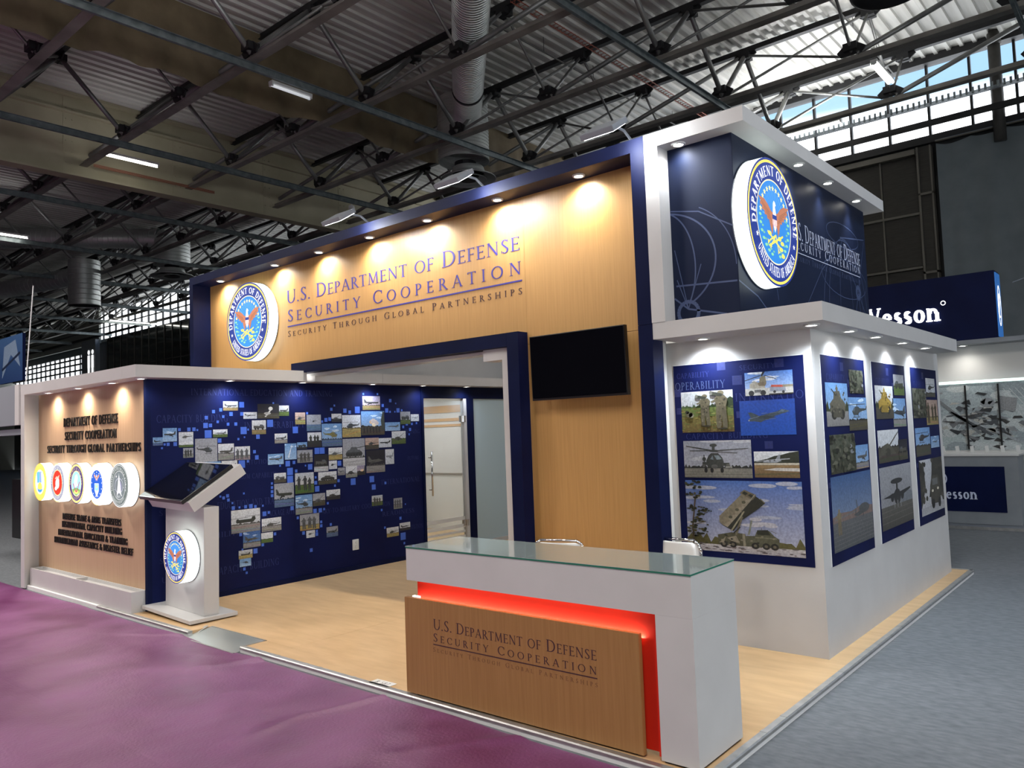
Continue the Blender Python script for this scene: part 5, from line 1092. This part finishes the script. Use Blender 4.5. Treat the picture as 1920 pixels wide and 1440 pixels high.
# ---- wall television
t = thing('wall_television', 'black flat television on the oak wall beside the portal', 'television', loc=(-2.165, 2.05, 2.37), rot=(R(1.5), 0, 0))
MB().box(-.525, -.02, -.305, .525, .03, .30).build('body', 'black', t, bevel=.004); box('screen', 'screen', (-.515, -.0225, -.285, .515, -.0205, .29), t)
box('wall_bracket', 'black', (-.2, .03, -.15, .2, .125, .15), t); box('logo_bump', 'black', (-.02, -.024, -.303, .02, -.02, -.295), t)
# ---- counter
ct = thing('reception_counter', 'white reception counter with red recess and oak front panel', 'counter', loc=(-1.15, .32, 0), rot=(0, 0, R(.8)))
CX, CY = -1.15, .32
def cb(x0, y0, z0, x1, y1, z1): return (x0-CX, y0-CY, z0, x1-CX, y1-CY, z1)
MB().box(*cb(-2.26, .045, .78, -.07, .58, 1.0)).box(*cb(-.293, .045, .012, -.07, .58, .78)).build('white_body', 'white', ct, bevel=.0015)
box('top_board', 'plastic_white', cb(-2.258, .047, .9985, -.072, .578, 1.0025), ct)
box('red_panel', 'red', cb(-2.21, .10, .03, -.293, .12, .78), ct); box('red_panel', 'red', cb(-.305, .048, .03, -.294, .12, .78), ct)
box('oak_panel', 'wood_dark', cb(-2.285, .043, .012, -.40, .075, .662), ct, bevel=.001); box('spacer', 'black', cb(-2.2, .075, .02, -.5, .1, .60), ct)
box('inner_back', 'white', cb(-2.2, .12, .03, -.293, .14, .78), ct); box('foot', 'black', cb(-.28, .06, 0, -.08, .57, .012), ct); box('foot', 'black', cb(-2.2, .06, 0, -.45, .14, .012), ct)
box('glass_top', 'glasstop', cb(-2.262, .04, 1.0125, -1.20, .582, 1.0145), ct); box('glass_top', 'glasstop', cb(-1.199, .04, 1.0125, -.068, .582, 1.0145), ct)
box('glass_edge', 'glass_edge', cb(-2.261, .041, 1.003, -1.20, .581, 1.0124), ct); box('glass_edge', 'glass_edge', cb(-1.199, .041, 1.003, -.069, .581, 1.0124), ct)
CF = Frame((-CX*0, .043-CY, 0), (1, 0, 0), (0, 0, 1))
text_parts('U.S. Department of Defense', CF, -2.006-CX, .474, .07, 1.325, 'brown_letter', ct, depth=.0012, letters=False, name='lettering', smallcaps=True, track=.06)
text_parts('Security Cooperation', CF, -2.008-CX, .394, .055, 1.325, 'brown_letter', ct, depth=.0012, letters=False, name='lettering', smallcaps=True, track=.34)
box('ruled_line', 'brown_letter', (-2.008-CX, .0415-CY, .371, -.683-CX, .0428-CY, .377), ct)
M['engrave'] = mat('faint_engraved_ink', (.20, .085, .04), .5)
text_parts('Security Through Global Partnerships', CF, -2.012-CX, .325, .03, 1.33, 'engrave', ct, depth=.0012, letters=False, name='lettering', smallcaps=True, track=.42)
l = bpy.data.lights.new('led_strip', 'AREA'); l.shape = 'RECTANGLE'; l.size = 1.8; l.size_y = .012; l.energy = 6; l.color = (1, .8, .6)
o = bpy.data.objects.new('led_strip', l); COL.objects.link(o); o.parent = ct; o.location = (-1.3-CX, .088-CY, .625); o.rotation_euler = (PI, 0, 0)
box('led_profile', 'glow', cb(-2.24, .077, .648, -2.18, .098, .668), ct)
# chairs
def chair(loc, rz, label):
    t = thing('meeting_chair', label, 'chair', 'white chairs behind the counter', loc=loc, rot=(0, 0, rz))
    # local: sitter faces -y ; back at +y
    def shell(pts_w, thick=.012):
        mb = MB(); k = len(pts_w)
        for (y, z, hw) in pts_w:
            for i in range(9): u_ = -1+i/4; mb.v.append((hw*u_, y-.03*(1-u_*u_), z))
        for a in range(k-1):
            for i in range(8): q = a*9+i; mb.f.append((q, q+1, q+10, q+9))
        o = mb
        return o
    b_ = shell([(.20, .52, .17), (.21, .56, .195), (.225, .66, .21), (.24, .76, .213), (.247, .82, .205), (.25, .853, .185), (.251, .868, .15)])
    o = b_.build('backrest', 'plastic_white', t, smooth=True); mo = o.modifiers.new('s', 'SOLIDIFY'); mo.thickness = .014
    mb = MB(); N = 8
    for j in range(N+1):
        y = -.2+.4*j/N; z = .45+.012*math.cos(j/N*PI*2)-.03*(j == 0)
        for i in range(9): u_ = -1+i/4; mb.v.append((.215*u_*(1-.08*(j in (0, N))), y, z-.012*(1-u_*u_)))
    for j in range(N):
        for i in range(8): q = j*9+i; mb.f.append((q, q+1, q+10, q+9))
    o = mb.build('seat', 'plastic_white', t, smooth=True); mo = o.modifiers.new('s', 'SOLIDIFY'); mo.thickness = .014
    pts = [(-.215, .20, .45), (-.225, .235, .62), (-.225, .25, .80), (-.205, .257, .85), (-.16, .262, .882), (.16, .262, .882), (.205, .257, .85), (.225, .25, .80), (.225, .235, .62), (.215, .20, .45)]
    MB().path(pts, .011, 10).build('back_frame', 'chrome', t, smooth=True)
    for sx in (-1, 1):
        MB().path([(sx*.215, .20, .45), (sx*.225, .24, .2), (sx*.23, .27, .012)], .011).build('leg', 'chrome', t, smooth=True)
        MB().path([(sx*.215, -.19, .44), (sx*.225, -.22, .2), (sx*.23, -.24, .012)], .011).build('leg', 'chrome', t, smooth=True)
    MB().path([(-.215, -.19, .44), (.215, -.19, .44)], .01).path([(-.215, .2, .44), (.215, .2, .44)], .01).path([(-.215, -.19, .44), (-.215, .2, .44)], .01).path([(.215, -.19, .44), (.215, .2, .44)], .01).build('seat_frame', 'chrome', t, smooth=True)
    return t
chair((-1.21, 1.69, .0), R(-4), 'white shell chair with chrome rim in front of the navy pillar')
chair((-1.93, 1.22, 0), R(18), 'white shell chair in front of the oak wall, mostly behind the counter')
# ---- kiosk
kk = thing('touch_screen_kiosk', 'white touch screen kiosk with tilted black monitor', 'kiosk', loc=(-5.6, .3, .014), rot=(0, R(1.3), R(-1)))
KX, KY = -5.6, .3
MB().box(-6.62-KX, .115-KY, .0, -5.54-KX, .62-KY, .036).build('base_plate', 'white', kk, bevel=.003)
MB().box(-6.45-KX, .29-KY, .036, -5.60-KX, .45-KY, 1.12).build('column', 'white', kk, bevel=.004)
sl = math.atan2(.335, .54)
def head(x0, a0, n0, x1, a1, n1):  # along slope a, normal n, origin at front-bottom edge of screen
    o_ = Vector((0, .08-KY, 1.19)); A = Vector((0, math.cos(sl), math.sin(sl))); Nn = Vector((0, -math.sin(sl), math.cos(sl)))
    mb = MB(); mb.box(x0, a0, n0, x1, a1, n1); mb.v = [tuple(Vector((v_[0]-KX, 0, 0))+o_+A*v_[1]+Nn*v_[2]) for v_ in mb.v]; return mb
head(-6.55, .04, -.15, -5.60, .70, -.028).build('tray', 'white', kk, bevel=.003)
head(-6.63, 0, -.028, -5.64, .635, .012).build('monitor_body', 'black', kk, bevel=.004)
head(-6.62, .02, .0125, -5.65, .625, .0135).build('screen', 'screen', kk)
head(-6.60, .004, .0125, -5.66, .016, .0138).build('bezel_strip', 'chrome', kk)
ks = lightbox(seal_dod(), 'round lit eagle emblem on the white kiosk column', 'eagle emblem lightboxes', (-5.92, .155, .63), (1, 0, 0), (0, 0, 1), .262, .135)
ks.rotation_euler = (0, R(1.3), 0)
# ---- platform number sticker
t = thing('stand_number_card', 'small white floor card reading B 587 beside the counter', 'card', loc=(-2.59, .065, .002), rot=(0, 0, R(2)))
box('card', 'paper', (-.105, -.045, 0, .105, .045, .001), t)
text_parts('B 587', Frame((0, 0, .001), (1, 0, 0), (0, 1, 0)), -.07, -.022, .045, .14, 'black', t, depth=.0006, letters=False, name='lettering')
# ---- downlights
for i, (x) in enumerate((-8.38, -6.99, -6.02, -5.04, -4.07, -3.06, -2.07)):
    downlight(x, 2.06, 4.082, '%s downlight from the left in the soffit above the oak header' % ORD[i+1], 'header soffit downlights', 58, aim=(0, .12, -1), color=(1, .93, .82))
for i, x in enumerate((-9.14, -8.17, -7.2)):
    downlight(x, .075, 2.5, '%s downlight from the left over the pale oak sign wall' % ORD[i+1], 'sign wall downlights', 30, aim=(0, 0, -1), color=(1, .88, .72))
downlight(-6.5, .085, 2.5, 'downlight at the front corner of the left canopy', 'left canopy downlights', 12)
for i, (y, e_) in enumerate(((1.1, 26), (2.1, 26), (3.22, 26), (4.16, 14), (5.08, 12))):
    downlight(-6.47, y, 2.5, '%s downlight from the front over the picture wall and door' % ORD[i+1], 'left canopy downlights', e_, color=(.72, .82, 1))
downlight(-1.03, 2.0, 4.076, 'downlight in the upper tower canopy above the white post', 'upper tower downlights', 16, color=(.88, .93, 1))
for i, y in enumerate((3.25, 4.01, 4.88)): downlight(-.515, y, 4.076, '%s downlight along the upper tower side' % ORD[i+1], 'upper tower downlights', 15, r=.05, color=(.88, .93, 1), size=90)
downlight(-1.0, 2.20, 2.494, 'downlight over the wide poster on the tower front', 'lower tower downlights', 52, color=(.82, .91, 1))
downlight(-.08, 2.10, 2.494, 'downlight at the corner of the lower tower canopy', 'lower tower downlights', 60, color=(.82, .91, 1))
for i, y in enumerate((2.80, 3.50, 4.35, 5.22)): downlight(-.03, y, 2.494, '%s downlight along the lower tower side' % ORD[i+1], 'lower tower downlights', 29, color=(.82, .91, 1))
# ---- arm floodlights on the header
fl = MB().box(-.16, -.13, -.02, .16, .13, .03).mesh('housing', bevel=.008)
for i, x in enumerate((-5.0, -3.2, -1.48)):
    t = thing('arm_floodlight', '%s arm floodlight from the left on top of the header' % ORD[i+1], 'lamp', 'header floodlights', loc=(x, 1.60, 4.215), rot=(R(32), 0, 0))
    link('housing', fl, 'grey', t); box('lens', 'flens', (-.14, -.11, -.024, .14, .11, -.0205), t)
    MB().path([(0, .12, .01), (0, .30, -.10), (0, .40, -.26)], .012).build('arm', 'grey', t)
    l = bpy.data.lights.new('flood_beam', 'SPOT'); l.energy = 75; l.spot_size = R(105); l.spot_blend = .9; l.shadow_soft_size = .1; l.color = (.93, .97, 1)
    o = bpy.data.objects.new('flood_beam', l); COL.objects.link(o); o.parent = t; o.location = (.05, 0, -.03); o.rotation_euler = (Matrix.Rotation(R(-32), 3, 'X') @ Vector((.26, .36, -.13))).to_track_quat('-Z', 'Y').to_euler()
# ================================================================== NEIGHBOURS
nb = thing('neighbour_stand', 'grey and navy neighbouring stand behind the right side of the tower', 'stand')
box('back_wall', 'white_gloss', (-4.6, 11.75, 0, 2.6, 11.85, 2.98), nb)
box('platform', 'grey', (-4.6, 10.55, -.046, 2.6, 11.8, -.005), nb); box('edge_trim', 'alu', (-4.6, 10.53, -.046, 2.6, 10.56, .0), nb)
box('fascia', 'greymid', (-4.7, 11.3, 2.955, 2.7, 11.8, 3.03), nb)
sg = thing('shop_sign', 'navy box sign with glowing white letters on the neighbouring stand', 'sign', loc=(-.28, 11.35, 3.03))
box('box', 'navy', (-3.9, 0, 0, 0, .45, 1.13), sg); 
M['bluelit'] = mat('lit_blue_print', (.03, .13, .4), .5, emit=(.03, .14, .42), es=.5)
box('end_face', 'bluelit', (0, .03, .02, .015, .42, 1.1), sg)
TK, TN = .22, .10; SF = .06
text_parts('Wesson', Frame((0, 0, 0), (1, 0, 0), (0, 0, 1)), -2.13, .38, .33, 1.30, 'white_lit', sg, depth=.03, track=.04)
strokes(Frame((0, 0, 0), (1, 0, 0), (0, 0, 1)), [(arcpts(-.78, .68, .035, .035, 0, 360, 16), .012)], 'trade_mark_ring', sg).data.materials[0] = M['white_lit']
EF = Frame((.016, .22, .55), (0, 1, 0), (0, 0, 1)); e_ = strokes(EF, [(arcpts(0, 0, .12, .33, 0, 360, 24), .03), (arcpts(0, 0, .06, .2, 20, 300, 16), .025), ([(-.05, -.1), (.06, .12)], .03)], 'round_emblem', sg); e_.data.materials[0] = M['white_lit']
# rack wall picture
a = Pic(); q = random.Random(12); a.rect(0, 0, 1, 1, (.50, .58, .58), (.42, .50, .52))
for i in range(60): a.ell(q.random(), q.random(), q.uniform(.03, .12), q.uniform(.03, .12), q.choice(((.55, .62, .62), (.40, .47, .49), (.62, .68, .68), (.34, .40, .42))), 9, q.random())
for i in range(8):
    for s_ in (-1, 1): a.line(.7+.04*i, .5, .7+.04*i+s_*.15, .9, .006, (.66, .7, .7)); a.line(.02+.03*i, .2, .02+.03*i+s_*.1, .5, .006, (.66, .7, .7))
for i in range(120):
    x = q.gauss(.42, .13); y = q.gauss(.45, .16); a.poly([(x, y), (x+q.uniform(.01, .08), y+q.uniform(-.05, .03)), (x+q.uniform(.0, .06), y-q.uniform(.02, .1)), (x-q.uniform(0, .03), y-q.uniform(0, .05))], q.choice(((.03, .035, .04), (.08, .09, .1), (.3, .32, .33), (.5, .5, .46), (.18, .19, .2), (.05, .05, .05))))
a.line(.12, .8, .42, .25, .03, (.2, .22, .23)); a.line(.22, .58, .5, .22, .03, (.09, .10, .11)); a.line(.3, .5, .7, .1, .03, (.4, .44, .46)); a.ell(.48, .7, .05, .07, (.28, .3, .32), 14); a.poly([(.55, .8), (.68, .75), (.66, .55), (.55, .6)], (.3, .31, .32))
t = thing('display_rack', 'backlit grey picture panel with dark vertical rails on the neighbouring stand', 'display', loc=(-1.62, 11.7, 1.16))
box('panel', 'white_gloss', (0, 0, -.02, 2.6, .05, 1.2), t); a.build('picture', Frame((0, 0, 0), (1, 0, 0), (0, 0, 1)), 2.2, 1.15, t, base=.001)
M['softlit'] = mat('lit_edge', (.8, .95, .9), .4, emit=(.75, .95, .88), es=.8); box('lit_edge', 'softlit', (0, -.02, 1.15, 2.6, .0, 1.2), t)
for x in (.74, 1.23): MB().box(x-.012, -.04, .02, x+.012, -.012, 1.12).build('rail', 'black', t)
box('shelf', 'white_gloss', (0, -.35, -.05, 2.6, .0, -.02), t)
for i in range(7): MB().prism([(.15+.22*i, -.30, -.02), (.2+.22*i, -.30, -.02), (.19+.22*i, -.30, .09), (.14+.22*i, -.30, .08)], (0, .05, 0)).build('acrylic_stand', 'plastic_white', t)
nc = thing('neighbour_counter', 'grey counter with navy front panel behind the tower', 'counter', loc=(-2.3, 10.87, 0))
MB().box(0, 0, 0, 2.23, .55, 1.1).build('body', 'greymid', nc, bevel=.004); box('top', 'white_gloss', (-.02, -.02, 1.1, 2.25, .57, 1.125), nc); box('navy_panel', 'navy', (.2, -.012, .2, 2.04, .0, .93), nc)
text_parts('Wesson', Frame((0, -.012, 0), (1, 0, 0), (0, 0, 1)), 1.02, .40, .17, .62, 'white_letter', nc, depth=.004, track=.04)
strokes(Frame((0, -.014, 0), (1, 0, 0), (0, 0, 1)), [(arcpts(1.10, .73, .11, .11, 0, 360, 24), .02), (arcpts(1.08, .75, .05, .05, 20, 340, 14), .016), ([(1.05, .68), (1.16, .77)], .016)], 'round_emblem', nc).data.materials[0] = M['white_letter']
TK, TN, SF = .125, .05, .035
downlight(-.83, 11.45, 2.955, 'bright downlight over the neighbouring rack wall', 'neighbour lights', 16, r=.07)
downlight(-2.0, 11.5, 2.955, 'downlight over the neighbouring wall beside the tower edge', 'neighbour lights', 12, r=.06)
t = thing('arm_spotlight', 'pair of small arm spotlights beyond the navy box sign', 'lamp', loc=(.1, 11.9, 4.05))
MB().path([(-.2, 0, -.06), (.0, 0, .0), (.15, 0, -.02)], .008).box(.1, -.06, -.05, .3, .06, -.02).build('arm', 'grey', t); box('lens', 'flens', (.12, -.05, -.055, .28, .05, -.051), t)
# left neighbour
ln = thing('left_neighbour_stand', 'dark neighbouring stand at the left edge with grey fascia', 'stand')
box('fascia', 'grey', (-13.5, .0, 2.11, -10.13, .1, 2.66), ln); box('fascia_end', 'white', (-10.12, -.01, 2.11, -9.96, .35, 2.66), ln)
box('beam', 'grey', (-13.5, .05, 1.98, -9.96, .2, 2.06), ln)
box('back_wall', 'dark', (-16, 3.2, -.046, -9.96, 3.3, 2.1), ln); box('side_wall', 'dark', (-9.99, .3, -.046, -9.96, 3.2, 2.1), ln)
a = pic('truck', 'w', 'g', .5, (.03, .04, .02), 4, .8)
a.build('wall_picture', Frame((-16.2, 3.19, 1.62), (1, 0, 0), (0, 0, 1)), 1.6, .55, ln)
t = thing('black_cabinet', 'black cabinet in the dark neighbouring stand at the left edge', 'cabinet', loc=(-14.6, 1.9, -.046))
MB().box(-2, 0, 0, 1.9, .6, 1.2).build('body', 'black', t, bevel=.01); box('handle', 'plastic_white', (-.1, -.02, .95, .05, .0, 1.08), t); box('handle', 'plastic_white', (-.3, -.02, .55, .3, .0, .6), t)
